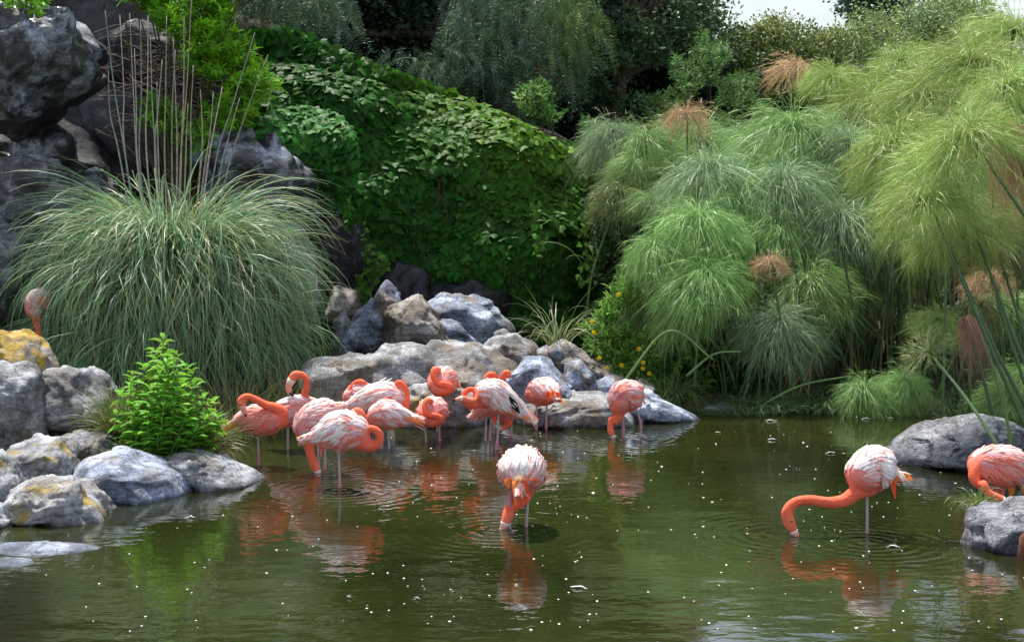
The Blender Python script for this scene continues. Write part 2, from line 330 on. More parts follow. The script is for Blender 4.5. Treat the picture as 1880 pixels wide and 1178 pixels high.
# water: rings spread from where bills touch the surface
RINGS = [Wt(918, 973), Wt(1452, 982), Wt(1124, 800), Wt(622, 900), Wt(1592, 995), Wt(578, 850), Wt(1175, 805)]
def watermat(name, ringpts=()):
    m, n, l, o = newmat(name); g = n.new('ShaderNodeNewGeometry'); b = n.new('ShaderNodeBsdfPrincipled')
    b.inputs['Roughness'].default_value = 0.015; b.inputs['IOR'].default_value = 1.7; b.inputs['Specular IOR Level'].default_value = 0.5
    t = n.new('ShaderNodeTexNoise'); t.inputs['Scale'].default_value = 0.7; t.inputs['Detail'].default_value = 4; l.new(g.outputs['Position'], t.inputs['Vector'])
    r = ramp(n, [(0.35, (0.009, 0.011, 0.003)), (0.65, (0.020, 0.024, 0.006))]); l.new(t.outputs['Fac'], r.inputs['Fac']); l.new(r.outputs['Color'], b.inputs['Base Color'])
    mp = n.new('ShaderNodeMapping'); mp.inputs['Scale'].default_value = (1, 1.5, 1); l.new(g.outputs['Position'], mp.inputs['Vector'])
    h = None
    def addh(x):
        nonlocal h
        if h is None: h = x; return
        a = n.new('ShaderNodeMath'); a.operation = 'ADD'; l.new(h, a.inputs[0]); l.new(x, a.inputs[1]); h = a.outputs[0]
    for sc, amp in ((2.2, 0.55), (9.0, 0.17), (27, 0.03)):
        q = n.new('ShaderNodeTexNoise'); q.inputs['Scale'].default_value = sc; q.inputs['Detail'].default_value = 2; q.inputs['Roughness'].default_value = 0.4; l.new(mp.outputs[0], q.inputs['Vector'])
        k = n.new('ShaderNodeMath'); k.operation = 'MULTIPLY'; k.inputs[1].default_value = amp; l.new(q.outputs['Fac'], k.inputs[0]); addh(k.outputs[0])
    for p in ringpts:
        vd = n.new('ShaderNodeVectorMath'); vd.operation = 'DISTANCE'; vd.inputs[1].default_value = tuple(float(c) for c in p); l.new(g.outputs['Position'], vd.inputs[0])
        s1 = n.new('ShaderNodeMath'); s1.operation = 'MULTIPLY'; s1.inputs[1].default_value = 75; l.new(vd.outputs['Value'], s1.inputs[0])
        s2 = n.new('ShaderNodeMath'); s2.operation = 'SINE'; l.new(s1.outputs[0], s2.inputs[0])
        mr = n.new('ShaderNodeMapRange'); mr.inputs[1].default_value = 0.02; mr.inputs[2].default_value = 0.85; mr.inputs[3].default_value = 0.075; mr.inputs[4].default_value = 0; l.new(vd.outputs['Value'], mr.inputs[0])
        s3 = n.new('ShaderNodeMath'); s3.operation = 'MULTIPLY'; l.new(s2.outputs[0], s3.inputs[0]); l.new(mr.outputs[0], s3.inputs[1]); addh(s3.outputs[0])
    bp = n.new('ShaderNodeBump'); bp.inputs['Strength'].default_value = 1.0; bp.inputs['Distance'].default_value = 0.011; l.new(h, bp.inputs['Height']); l.new(bp.outputs[0], b.inputs['Normal'])
    l.new(b.outputs[0], o.inputs[0]); return m
mb = MB(); mb.add([(-12, 1, 0), (18, 1, 0), (18, 16, 0), (-12, 16, 0)], Q=[(0, 1, 2, 3)])
tag(mb.build('pond_water', watermat('pond_water', RINGS)), kind='structure')
a, b_ = P(560, 650, 14.2), P(740, 650, 14.2); a2, b2 = P(540, 650, 16.3), P(760, 650, 16.3)
mb = MB(); mb.add([(a[0] - .3, 14.0, .33), (b_[0], 14.0, .33), (b2[0], 16.6, .33), (a2[0] - .3, 16.6, .33)], Q=[(0, 1, 2, 3)])
tag(mb.build('upper_pool_water', watermat('pool_water')), kind='structure')

# ------------------------------------------------------------------ cliff behind
def ivy_depth(u, v):
    """how far the ivy-clad face lies for a pixel of the reference frame"""
    top = np.interp(u, [380, 480, 700, 900, 1000, 1120, 1200], [60, 100, 150, 195, 235, 310, 380])
    k = np.clip((v - top) / 320.0, 0, 1.6)
    d = 17.9 - 1.15 * np.sqrt(np.clip(k, 0, 1)) + 0.5 * np.clip(k - 0.75, 0, 1) + 0.12 * np.sin(u * 0.018) + 0.08 * np.sin(v * 0.03 + u * 0.01)
    return d + 0.7 * sstep(u, 1030, 1180)
us = np.linspace(-250, 1250, 150); vs = np.linspace(-60, 700, 80)
Uu, Vv = np.meshgrid(us, vs); D = ivy_depth(np.clip(Uu, 380, 1250), Vv) + 0.22
D = np.where(Uu < 455, D * 0 + 17.3, D); D = D + 0.25 * fbm(np.stack([Uu * 0.012, Vv * 0.012, 0 * Uu], -1), 4, 9)
top = np.interp(Uu, [-250, 0, 380, 480, 700, 900, 1000, 1120, 1250], [-60, -60, 40, 110, 160, 205, 245, 320, 420])
Vc = np.maximum(Vv, top); D = D + np.maximum(top - Vv, 0) * 0.012
pts = Pv(Uu, Vc, D)
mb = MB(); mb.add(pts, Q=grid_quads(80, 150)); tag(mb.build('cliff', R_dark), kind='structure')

# ------------------------------------------------------------------ rocks
ROCKN = 0
def rock(label, outline, Y, thick, mat, sub=5, facets=10, rough=0.05, crease=0.06, seed=None, cat='rock', flat=0.8, group=None, name='rock', ridges=0.0, chunk=0.85):
    global ROCKN; ROCKN += 1; sd = seed if seed is not None else ROCKN * 7 + 3
    r = np.random.default_rng(sd)
    w = np.array([P(u, v, Y)[[0, 2]] for u, v in outline]); c = 0.5 * (w.min(0) + w.max(0))
    c = 0.5 * c + 0.5 * w.mean(0)
    e = np.concatenate([w[i] + (w[(i + 1) % len(w)] - w[i]) * np.linspace(0, 1, 24, endpoint=False)[:, None] for i in range(len(w))]) - c
    ang = np.arctan2(e[:, 1], e[:, 0]); rad = np.hypot(e[:, 0], e[:, 1]); od = np.argsort(ang)
    ag = np.linspace(-math.pi, math.pi, 181); rg = np.interp(ag, ang[od], rad[od], period=2 * math.pi)
    k = np.array([1, 2, 3, 2, 1.0]); k /= k.sum(); rg = rg * 1.05; rg = np.convolve(np.concatenate([rg[-3:-1], rg, rg[1:3]]), k, 'valid')
    V, T = ico(sub); q = V.copy()
    for _ in range(facets):
        nn = r.normal(size=3); nn[1] = -abs(nn[1]) * 0.9 - 0.35; nn = nn / np.linalg.norm(nn); h = r.uniform(0.62, 0.86)
        ex = np.maximum(q @ nn - h, 0); q = q - ex[:, None] * nn * 0.92
    kk = int(16 + 12 * (sub >= 5)); sk = U(r.normal(size=(kk, 3))); nk = U(sk + r.normal(size=(kk, 3)) * .30); hk = r.uniform(.93, 1.05, kk)
    wob = U(V + .16 * np.stack([fbm(V * 3 + 9, 2, sd), fbm(V * 3 + 30, 2, sd + 1), fbm(V * 3 + 60, 2, sd + 2)], -1)); dt = wob @ sk.T; i1 = dt.argmax(1)
    srt = np.sort(dt, 1); gap = sstep(srt[:, -1] - srt[:, -2], 0, .045)
    fac = np.clip(hk[i1] * (sk[i1] * nk[i1]).sum(1) / np.maximum((wob * nk[i1]).sum(1), .3), .82, 1.10)
    q = q * (1 + (fac - 1) * (.35 + .65 * gap) * chunk - .035 * chunk * (1 - gap))[:, None]
    s = np.hypot(q[:, 0], q[:, 2]); th = np.arctan2(q[:, 2], q[:, 0]); R = np.interp(th, ag, rg)
    s2 = np.clip(s, 0, 1.06) ** flat
    x = c[0] + R * s2 * np.cos(th); z = c[1] + R * s2 * np.sin(th); y = Y + thick * np.sign(q[:, 1]) * np.abs(q[:, 1]) ** 0.85
    pts = np.stack([x, y, z], -1)
    size = math.sqrt(np.prod(w.max(0) - w.min(0)))
    nrm = U(np.stack([q[:, 0], q[:, 1] * 1.0, q[:, 2]], -1))
    f1 = fbm(pts / size * 2.2 + sd, 5, sd); f2 = 1 - np.abs(fbm(pts / size * 1.6 + sd * 2.1, 3, sd + 9)) * 2
    f2 = np.clip(f2 - 0.72, 0, 1) * 3.2
    edge = 0.45 + 0.55 * np.clip(np.abs(q[:, 1]) * 1.5, 0, 1)
    f3 = fbm(pts * 14 + sd, 3, sd + 4)
    # stepped strata: planes of harder stone stand proud
    lay = pts @ U(r.normal(size=3) * np.array([0.6, 0.4, 1.0])) / size * 3.2 + 0.8 * fbm(pts / size * 1.3, 2, sd + 3)
    st = (lay - np.floor(lay)); st = sstep(st, 0.0, 0.16) - st
    disp = size * (rough * 2.0 * f1 - crease * f2 + 0.045 * st) * edge + 0.006 * f3
    if ridges: disp = disp + size * ridges * -np.clip(1 - np.abs(fbm(pts / size * 3.5 + 5, 4, sd + 21)) * 9, 0, 1) * edge
    pts = pts + nrm * disp[:, None]
    org = np.array([c[0], Y, pts[:, 2].min()]); mb = MB(); mb.add(pts, T=T)
    o = bpy.data.objects.new(name, mb.mesh(name, mat, True, org)); COL.objects.link(o); o.location = org
    tag(o, label, cat, group); return o

# upper left cliff boulders
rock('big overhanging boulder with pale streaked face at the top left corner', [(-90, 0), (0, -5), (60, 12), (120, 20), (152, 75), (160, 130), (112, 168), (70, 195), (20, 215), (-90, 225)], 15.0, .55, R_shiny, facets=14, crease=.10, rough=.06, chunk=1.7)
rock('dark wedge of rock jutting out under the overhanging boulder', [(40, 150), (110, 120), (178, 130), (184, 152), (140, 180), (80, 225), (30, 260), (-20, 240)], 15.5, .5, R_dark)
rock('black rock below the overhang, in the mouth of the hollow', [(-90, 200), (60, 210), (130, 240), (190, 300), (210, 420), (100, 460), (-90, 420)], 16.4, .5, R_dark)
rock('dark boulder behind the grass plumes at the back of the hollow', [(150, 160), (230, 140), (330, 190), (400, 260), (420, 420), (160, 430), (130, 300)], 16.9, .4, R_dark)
rock('squat rough boulder with rounded top beside the left edge, above the pampas grass', [(-20, 300), (40, 286), (100, 300), (128, 345), (138, 375), (120, 425), (60, 452), (-30, 450)], 14.7, .45, R_dark if False else rockmat('rough_dark_stone', (0.02, 0.02, 0.025), (0.10, 0.10, 0.12), (0.26, 0.265, 0.31), brown=0.3), crease=.08, rough=.06)
rock('grey rock cut by the left edge, half behind drooping grass blades', [(-80, 400), (0, 396), (40, 450), (50, 520), (20, 600), (-80, 600)], 14.3, .45, R_crk)
rock('pale topped rock between the bright shrub and the shiny wet boulder', [(340, 238), (380, 222), (408, 235), (430, 262), (400, 310), (350, 300)], 15.7, .3, R_blue, sub=4)
rock('large shiny wet boulder with dripping face below the small ivy mound', [(370, 300), (392, 255), (440, 240), (500, 258), (548, 288), (575, 335), (582, 380), (560, 415), (490, 420), (420, 415), (380, 370)], 15.7, .5, R_shiny, facets=14, crease=.08, chunk=1.5)
rock('sloping grey rock coming out of the grass below the shiny wet boulder', [(430, 375), (490, 390), (545, 425), (585, 475), (600, 540), (560, 620), (420, 600), (400, 450)], 15.3, .5, R_grey)
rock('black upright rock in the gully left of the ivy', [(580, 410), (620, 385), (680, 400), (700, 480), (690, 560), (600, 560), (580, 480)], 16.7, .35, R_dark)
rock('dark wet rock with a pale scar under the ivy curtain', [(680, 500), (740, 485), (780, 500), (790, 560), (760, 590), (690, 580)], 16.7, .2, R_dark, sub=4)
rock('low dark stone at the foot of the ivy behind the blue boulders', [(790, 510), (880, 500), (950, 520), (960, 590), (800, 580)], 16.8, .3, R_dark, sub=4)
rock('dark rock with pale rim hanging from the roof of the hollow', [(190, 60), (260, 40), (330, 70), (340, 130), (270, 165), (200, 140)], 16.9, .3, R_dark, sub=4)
rock('small dark rock sheltered at the back of the hollow, left', [(20, 240), (80, 225), (130, 250), (135, 300), (60, 315), (15, 290)], 15.9, .25, R_shiny, sub=4)
rock('low dark rock between the squat boulder and the pampas plumes', [(120, 330), (170, 310), (215, 330), (225, 400), (150, 420)], 15.6, .25, R_shiny, sub=4)
# boulders in the upper pool
rock('pointed blue grey boulder, left peak of the pair in the upper pool', [(628, 645), (632, 600), (655, 572), (688, 548), (706, 518), (728, 545), (742, 590), (755, 645)], 15.6, .45, R_blue, facets=9, crease=.07)
rock('brown faced slanting boulder leaning right of the pointed blue grey boulder', [(692, 612), (702, 572), (768, 545), (792, 572), (838, 628), (832, 648), (700, 648)], 15.2, .4, R_brown, facets=8)
rock('broad domed blue boulder, rightmost of the big ones in the upper pool', [(778, 585), (790, 560), (815, 543), (872, 547), (920, 570), (942, 603), (938, 640), (800, 645)], 15.8, .45, R_blue, facets=8, crease=.08)
rock('rounded reddish brown boulder behind the pointed blue grey boulder', [(596, 590), (600, 545), (622, 524), (652, 535), (668, 560), (668, 595)], 16.3, .35, R_brown, sub=4)
rock('small grey rock beside the pampas grass at the left of the upper pool', [(606, 645), (612, 590), (632, 572), (645, 600), (650, 645)], 15.8, .25, R_grey, sub=4)
rock('small dark pointed stone in front of the domed blue boulder', [(900, 640), (908, 612), (925, 604), (950, 625), (958, 645)], 15.2, .2, R_grey, sub=4)
rock('blue stone filling the gap below the domed boulder', [(770, 648), (800, 590), (840, 592), (880, 632), (880, 650)], 15.3, .3, R_blue, sub=4)
# the dam of rock
rock('long flat topped rock ledge behind the left flamingos', [(545, 672), (620, 656), (700, 640), (770, 642), (805, 690), (800, 800), (540, 800)], 13.5, .5, R_grey, facets=10, crease=.07, chunk=.6)
rock('broad grey slab with brown face in the middle of the rock dam', [(730, 650), (800, 634), (880, 638), (930, 660), (965, 700), (958, 745), (880, 770), (780, 740), (740, 700)], 13.8, .5, R_brown if False else R_grey, facets=8)
rock('mossy yellowish boulder at the water behind the middle flamingos', [(690, 800), (700, 730), (770, 708), (850, 708), (895, 740), (890, 800)], 13.1, .35, R_ochre2, crease=.08)
rock('grey hump on top of the rock dam', [(872, 650), (900, 622), (945, 614), (988, 636), (992, 680), (900, 684)], 14.3, .35, R_grey, sub=4)
rock('sloping blue grey rock behind the flamingo seen from the side on the dam', [(935, 700), (965, 658), (1012, 664), (1048, 700), (1062, 750), (1050, 790), (935, 790)], 13.4, .35, R_blue, crease=.07)
rock('pale blue rock wedged between the sloping rock and the log shaped ridge', [(1022, 700), (1035, 672), (1065, 663), (1092, 690), (1102, 735), (1030, 740)], 13.6, .3, R_blue, sub=4)
rock('long brown log shaped ridge of rock running down to the right', [(1008, 652), (1040, 629), (1068, 643), (1108, 674), (1160, 706), (1160, 730), (1090, 715), (1020, 680)], 14.0, .22, R_brown)
rock('wide low grey rock at the waterline between the two groups of flamingos', [(900, 792), (930, 745), (1020, 728), (1100, 728), (1165, 755), (1180, 792)], 13.15, .45, R_grey)
rock('low blue rock tapering into the water right of the drinking flamingo', [(1080, 782), (1100, 735), (1150, 715), (1190, 722), (1232, 742), (1278, 764), (1280, 782)], 13.3, .3, R_blue, crease=.08)
rock('round grey cobble at the back end of the dam, behind the drinking flamingo', [(1150, 735), (1156, 706), (1180, 698), (1204, 712), (1208, 735)], 13.8, .2, R_grey, sub=4)
rock('flat stone lying in the water below the papyrus', [(1276, 754), (1300, 744), (1340, 745), (1352, 754), (1320, 760)], 13.8, .15, R_grey, sub=4)
for i, (u, v, s, lb) in enumerate([(1002, 652, 17, 'small blue cobble at the top of the crack in the dam'), (975, 700, 20, 'small angular stone in the shadowed crack behind the dam flamingos'), (1018, 645, 13, 'smallest pale cobble lodged against the log shaped ridge'), (1115, 712, 20, 'blue cobble under the log shaped ridge'), (1140, 725, 17, 'grey cobble touching the back of the drinking flamingo'), (955, 735, 22, 'dark cobble low in the dam behind the flamingo legs')]):
    rock(lb, [(u - s, v + s), (u - s, v - s * .5), (u, v - s), (u + s, v - s * .4), (u + s, v + s)], 13.75 - 0.02 * i, .14, R_blue if i != 5 else R_grey, sub=3, facets=4, group='cobbles in the rock dam', name='cobble', cat='stone')
# near left bank
rock('rounded boulder covered in yellow lichen at the left edge', [(-70, 640), (-20, 612), (38, 608), (72, 628), (92, 668), (100, 712), (-70, 720)], 12.0, .4, R_ochre, facets=4)
rock('tall grey block of rock with white top at the left edge', [(-70, 700), (0, 674), (28, 674), (64, 690), (74, 750), (78, 830), (-70, 840)], 11.2, .35, R_grey, facets=9)
rock('pale cracked block behind the sedge tuft', [(55, 700), (90, 682), (155, 677), (196, 694), (214, 745), (212, 815), (70, 815)], 11.6, .35, R_grey, facets=9)
rock('grey slab tucked behind the patchy yellow boulder', [(95, 810), (140, 796), (200, 802), (222, 830), (215, 865), (110, 865)], 11.0, .3, R_grey)
rock('boulder with rusty yellow lichen patches on its crown', [(-5, 850), (12, 822), (60, 808), (112, 805), (132, 828), (142, 880), (150, 930), (0, 940)], 10.3, .33, R_ochre2, crease=.08)
rock('lichen edged rock cut by the left edge, beside the rusty yellow boulder', [(-80, 830), (-20, 825), (22, 850), (40, 885), (42, 945), (-80, 945)], 10.0, .3, R_ochre2)
rock('big lumpy grey boulder at the water in the lower left', [(-8, 975), (-5, 912), (40, 890), (66, 882), (112, 880), (148, 884), (172, 920), (192, 965), (185, 985), (0, 990)], 9.45, .33, R_ochre2, facets=8, crease=.10, rough=.07)
rock('small pale stone at the water right of the lumpy boulder', [(168, 945), (176, 914), (196, 912), (214, 935), (212, 950)], 9.7, .1, R_grey, sub=4)
rock('smooth blue grey slab below the leafy plant', [(120, 880), (145, 848), (205, 829), (270, 845), (320, 872), (348, 912), (335, 945), (125, 950)], 10.15, .42, R_blue, facets=6, rough=.03, chunk=.3)
rock('long low slab pointing right into the water', [(235, 872), (285, 846), (345, 831), (405, 844), (455, 866), (494, 891), (480, 908), (240, 920)], 10.5, .4, R_grey, facets=5, rough=.03, seed=5, chunk=.3)
rock('grey fragment cut off by the left edge at the water', [(-70, 990), (-60, 935), (0, 925), (18, 960), (12, 990)], 9.2, .15, R_grey, sub=4)
rock('long flat pale rock barely above the water in the lower left', [(-80, 1012), (-20, 1003), (60, 1000), (150, 1004), (200, 1010), (225, 1014), (150, 1022), (-80, 1024)], 8.62, .16, R_blue, facets=2, rough=.02, chunk=.3, crease=0.02, flat=.9)
rock('broken flat rock nearest the lower left corner', [(-60, 1042), (-30, 1030), (40, 1030), (70, 1038), (60, 1050), (-60, 1052)], 8.3, .14, R_blue, facets=2, rough=.03, chunk=.3, sub=4)
rock('thin sliver of rock just breaking the water surface', [(150, 1037), (190, 1033), (232, 1036), (190, 1041)], 8.36, .06, R_grey, facets=1, sub=4, chunk=.3, rough=.02)
# right
rock('large domed boulder with deep cracks in the water at right', [(1628, 862), (1642, 822), (1680, 796), (1740, 776), (1810, 770), (1862, 780), (1890, 820), (1900, 870)], 11.3, .5, R_crk, facets=5, ridges=.10, crease=.06, rough=.03, chunk=.3)
rock('flat topped rough rock at the lower right edge', [(1778, 1005), (1779, 958), (1796, 940), (1860, 931), (1960, 928), (1990, 1020), (1800, 1022)], 8.75, .3, R_crk, facets=8, crease=.08)
mb = MB(); s0 = P(1885, 1030, 8.35); tube(mb, [s0 + (0, 0, -.1), s0 + (0, 0, .06), s0 + (-.004, 0, .13), s0 + (-.004, 0, .155)], [.05, .046, .036, .012], (0.13, 0.05, 0.03), 12)
so = mb.build('wooden_stub', M_bark); tag(so, 'reddish brown rounded wooden stub in front of the right edge rock', 'stub')

# ------------------------------------------------------------------ flamingos
CORAL = np.array([0.82, 0.118, 0.045]); SALMON = np.array([0.80, 0.22, 0.16]); PINK = np.array([0.84, 0.38, 0.38]); WHITE = np.array([0.90, 0.84, 0.81]); RED = np.array([0.62, 0.075, 0.045]); ORANGE = np.array([0.85, 0.26, 0.05])
def flamingo(label, Y, body, neck, bill=None, legs=(), tail=None, plumes=(), white=0.7, red=0.3, seed=1, stand=None, black=False, wingdrop=0.0, eye=None):
    """body: (u, v, dy, radius px) from tail to chest; neck: the same from chest to head; legs: (u_top, v_top, u_bottom, v_ankle, v_water)"""
    r = np.random.default_rng(seed); k = Y / FPX
    def pt(q): return P(q[0], q[1], Y) + np.array([0, q[2], 0])
    zb = -0.42 if stand is None else stand
    bc = pt(body[len(body) // 2]); root = empty('flamingo', (bc[0], bc[1], zb), label, 'flamingo', 'flamingos wading in the pond' if stand is None else 'flamingos standing on the bank')
    bp_ = resample([pt(q) for q in body], 16); br = resample([[q[3] * k, 0, 0] for q in body], 16)[:, 0]
    np_ = resample([pt(q) for q in neck], 36); nr = np.maximum(resample([[q[3] * k, 0, 0] for q in neck], 36)[:, 0], 0.010)
    mb = MB(); br = np.maximum(br, .012); tube(mb, bp_, br, sides=20)
    rr = br.copy(); 
    V, T = ico(3); mb.add(V * br[-1] + bp_[-1], T=T); mb.add(V * br[0] + bp_[0], T=T)
    tube(mb, np_, nr, sides=14); mb.add(V * nr[-1] + np_[-1], T=T); mb.add(V * nr[0] + np_[0], T=T)
    # belly deepens a little between the legs
    me = mb.mesh('tmp', None, True); tmp = bpy.data.objects.new('tmp', me); COL.objects.link(tmp)
    rm = tmp.modifiers.new('r', 'REMESH'); rm.mode = 'VOXEL'; rm.voxel_size = 0.0075
    sm = tmp.modifiers.new('s', 'SMOOTH'); sm.factor = 0.6; sm.iterations = 5
    dg = bpy.context.evaluated_depsgraph_get(); dg.update(); me2 = bpy.data.meshes.new_from_object(tmp.evaluated_get(dg))
    bpy.data.objects.remove(tmp); bpy.data.meshes.remove(me)
    n_ = len(me2.vertices); co = np.zeros(n_ * 3, np.float32); me2.vertices.foreach_get('co', co); co = co.reshape(-1, 3).astype(float)
    dn = np.linalg.norm(co[:, None] - np_[None], axis=2); jn = dn.argmin(1); dnn = dn.min(1) / nr[jn]
    db = np.linalg.norm(co[:, None] - bp_[None], axis=2); jb = db.argmin(1); dbn = db.min(1) / br[jb]
    isn = sstep(dbn - dnn * 1.0, -0.25, 0.25) * (dnn < 2.2)
    up = (co[:, 2] - bp_[jb, 2]) / br[jb]; tt = jb / 15.0
    nz_ = fbm(co * 9, 3, seed); nz2 = fbm(co * 35, 2, seed + 5)
    w = np.clip(sstep(up, -0.35, 0.75) * (0.6 + 0.7 * white) * (1 - 0.65 * sstep(tt, 0.72, 1.0)) + 0.2 * nz_, 0, 1)[:, None]
    body_c = SALMON * (1 - w) + (PINK * .5 + WHITE * .5) * w
    lo = (sstep(-up, 0.1, 0.9) * red + sstep(tt, 0.8, 1) * 0.55)[:, None]; lo = np.clip(lo + 0.15 * nz2[:, None], 0, 1)
    body_c = body_c * (1 - lo) + (RED * .45 + SALMON * .55) * lo
    jt = (jn / 35.0)[:, None]; neck_c = CORAL * (1 - .35 * (1 - jt)) + SALMON * .25 * (1 - jt) + np.array([.02, .07, .06]) * sstep(jt, .55, 1)
    nv = sstep(fbm(co * np.array([22, 22, 8.0]), 3, seed + 8), -.1, .6)[:, None] * .45; neck_c = (neck_c * (1 - nv) + (CORAL * .45 + SALMON * .55) * nv) * (1 + 0.14 * nz2[:, None])
    C = np.clip(body_c * (1 - isn[:, None]) + neck_c * isn[:, None], 0, 0.95)
    org = np.array(root.location); me2.vertices.foreach_set('co', (co - org).astype(np.float32).ravel()); me2.update()
    for a_ in list(me2.color_attributes): me2.color_attributes.remove(a_)
    ca = me2.color_attributes.new('Col', 'FLOAT_COLOR', 'POINT'); ca.data.foreach_set('color', np.concatenate([C, np.ones((n_, 1))], 1).astype(np.float32).ravel())
    me2.polygons.foreach_set('use_smooth', np.ones(len(me2.polygons), bool)); me2.materials.clear(); me2.materials.append(M_skin); me2.name = 'body'
    ob = bpy.data.objects.new('body', me2); COL.objects.link(ob); ob.parent = root
    # feathers in shingled rows over the back and flanks, one mesh for each wing
    bl = np.linalg.norm(np.diff(bp_, axis=0), axis=1).sum(); tg = U(np.gradient(bp_, axis=0))
    upv = np.array([0, 0, 1.0]); sidev = U(np.cross(tg, upv + 0 * tg)); upn = U(np.cross(sidev, tg))
    def surf(t, ph, lift):
        over = np.clip(t - 1, 0, .30) / .30 * 1.25; x = np.clip(t, -0.35, 1.0) * 15; xi = np.clip(x, 0, 14.999); i = xi.astype(int); f = (xi - i)[..., None]
        c = bp_[i] * (1 - f) + bp_[i + 1] * f; rad = (br[i] * (1 - f[..., 0]) + br[i + 1] * f[..., 0])
        c = c + np.minimum(x, 0)[..., None] / 15 * bl * tg[0]; a_ = upn[i]; s_ = sidev[i]
        rad = rad * np.where(x < 0, np.exp(x * .22), 1)
        c = c + (np.sin(over) * br[-1])[..., None] * tg[-1]; rad = rad * np.cos(over)
        return c + (rad + lift)[..., None] * (np.cos(ph)[..., None] * a_ + np.sin(ph)[..., None] * s_)
    for sgn in (-1, 1):
        n1 = 190; t0 = r.uniform(0.12, 1.22, n1); ph = sgn * np.abs(r.uniform(-0.1, 1.0, n1)) ** 0.9 * (1.95 + wingdrop)
        L = r.uniform(0.24, 0.46, n1) * (0.8 + 0.5 * (1 - t0)); S = 6; s = np.linspace(0, 1, S)
        TT = t0[:, None] - L[:, None] * s; PH = ph[:, None] * (1 + 0 * s) + sgn * (0.22 + 0.25 * r.uniform(-.3, 1, n1))[:, None] * s * (0.4 + np.abs(ph)[:, None] * .5)
        lift = 0.003 + (0.004 + 0.013 * r.uniform(0, 1, n1) ** 2)[:, None] * s ** 1.5
        ctr = surf(TT, PH, lift); wd = (r.uniform(0.009, 0.017, n1))[:, None] * np.array([.6, .95, 1, .9, .62, .08])
        around = surf(TT, PH + 0.05, lift) - surf(TT, PH - 0.05, lift); around = U(around)
        rad_ = U(ctr - surf(TT, PH, lift - 0.02))
        V3 = np.stack([ctr - around * wd[..., None], ctr + rad_ * 0.0035, ctr + around * wd[..., None]], 2)
        ap = np.abs(ph) / 2.0; ww = np.clip(1.25 * white + 0.12 - 1.35 * ap ** 1.1 - 0.55 * sstep(t0, .8, 1) + 0.30 * r.normal(size=n1), 0, 1)[:, None]
        cc = (SALMON * .72 + PINK * .28) * (1 - ww) + WHITE * ww
        hot = (r.uniform(size=n1) < (0.10 + 0.45 * red * ap))[:, None]; cc = np.where(hot, cc * .35 + CORAL * .65, cc)
        lav = (r.uniform(size=n1) < 0.20)[:, None]; cc = np.where(lav & ~hot, cc * .5 + np.array([.50, .42, .58]) * .5, cc)
        rump = ((t0 < 0.3) & (r.uniform(size=n1) < 0.35 + .4 * red))[:, None]; cc = np.where(rump, ORANGE * .8 + WHITE * .15, cc)
        C3 = np.repeat(np.repeat(cc[:, None, None, :], S, 1), 3, 2); tipw = (s ** 2)[None, :, None, None] * 0.22
        C3 = C3 * (1 - tipw) + (WHITE * .7 + PINK * .3) * tipw
        mbw = MB(); b0 = np.arange(n1)[:, None, None] * S * 3 + np.arange(S - 1)[None, :, None] * 3 + np.arange(2)[None, None, :]
        mbw.add(V3.reshape(-1, 3), Q=np.stack([b0, b0 + 1, b0 + 4, b0 + 3], -1).reshape(-1, 4), C=np.clip(C3, 0, .95).reshape(-1, 3))
        wo_ = mbw.build('wing', M_feather, root)
    if black:
        mbk = MB(); pf = []
        for i in range(7):
            tt_ = np.linspace(.52 - .02 * i, .30 - .03 * i, 6); pf.append(surf(tt_, np.full(6, black * (1.1 + .08 * i)), np.full(6, .014)))
        ribbons(mbk, np.array(pf), np.tile(np.array([.8, 1, 1, .9, .7, .1]) * .02, (7, 1)), np.tile([.012, .012, .015], (7, 1)), side=np.tile(upv, (7, 6, 1)) * 1.0); mbk.build('flight_feathers', M_feather, root)
    # tail: a fan of pointed quills
    if tail is None: tail = (body[0][0] + (body[0][0] - body[2][0]) * .35, body[0][1] + (body[0][1] - body[2][1]) * .35 + 6)
    te = P(tail[0], tail[1], Y) + np.array([0, body[0][2] * 1.3, 0]); t0_ = bp_[1]; mbt = MB()
    for i in range(12):
        o1 = r.normal(size=3) * 0.012; o2 = r.normal(size=3) * 0.022; f = r.uniform(.72, 1.0); e = t0_ + (te - t0_) * f + o2
        pth = resample([t0_ + o1, (t0_ + e) / 2 + np.array([0, 0, .012]) + o1, e], 7)
        cc = [ORANGE, CORAL, WHITE * .8 + ORANGE * .2, SALMON, PINK][r.integers(0, 5)]
        ribbons(mbt, pth[None], np.array([[.5, .9, 1, 1, .8, .5, .04]]) * .022, cc[None])
    mbt.build('tail', M_feather, root)
    for (u0, v0, u1, v1, cc) in plumes:
        p0 = P(u0, v0, Y) + np.array([0, body[0][2] - .05, 0]); p1 = P(u1, v1, Y) + np.array([0, body[0][2] - .04, 0]); mbp = MB()
        pth = resample([p0, (p0 + p1) / 2 + r.normal(size=3) * .008, p1], 7); cc = np.asarray(cc)
        for q in range(2): ribbons(mbp, (pth + r.normal(size=3) * .004)[None], np.array([[.6, 1, 1, .9, .7, .45, .03]]) * .034, cc[None], side=U(np.array([1, .3 * (q * 2 - 1), .1]) + np.zeros((1, 7, 3))))
        mbp.build('plume', M_feather, root)
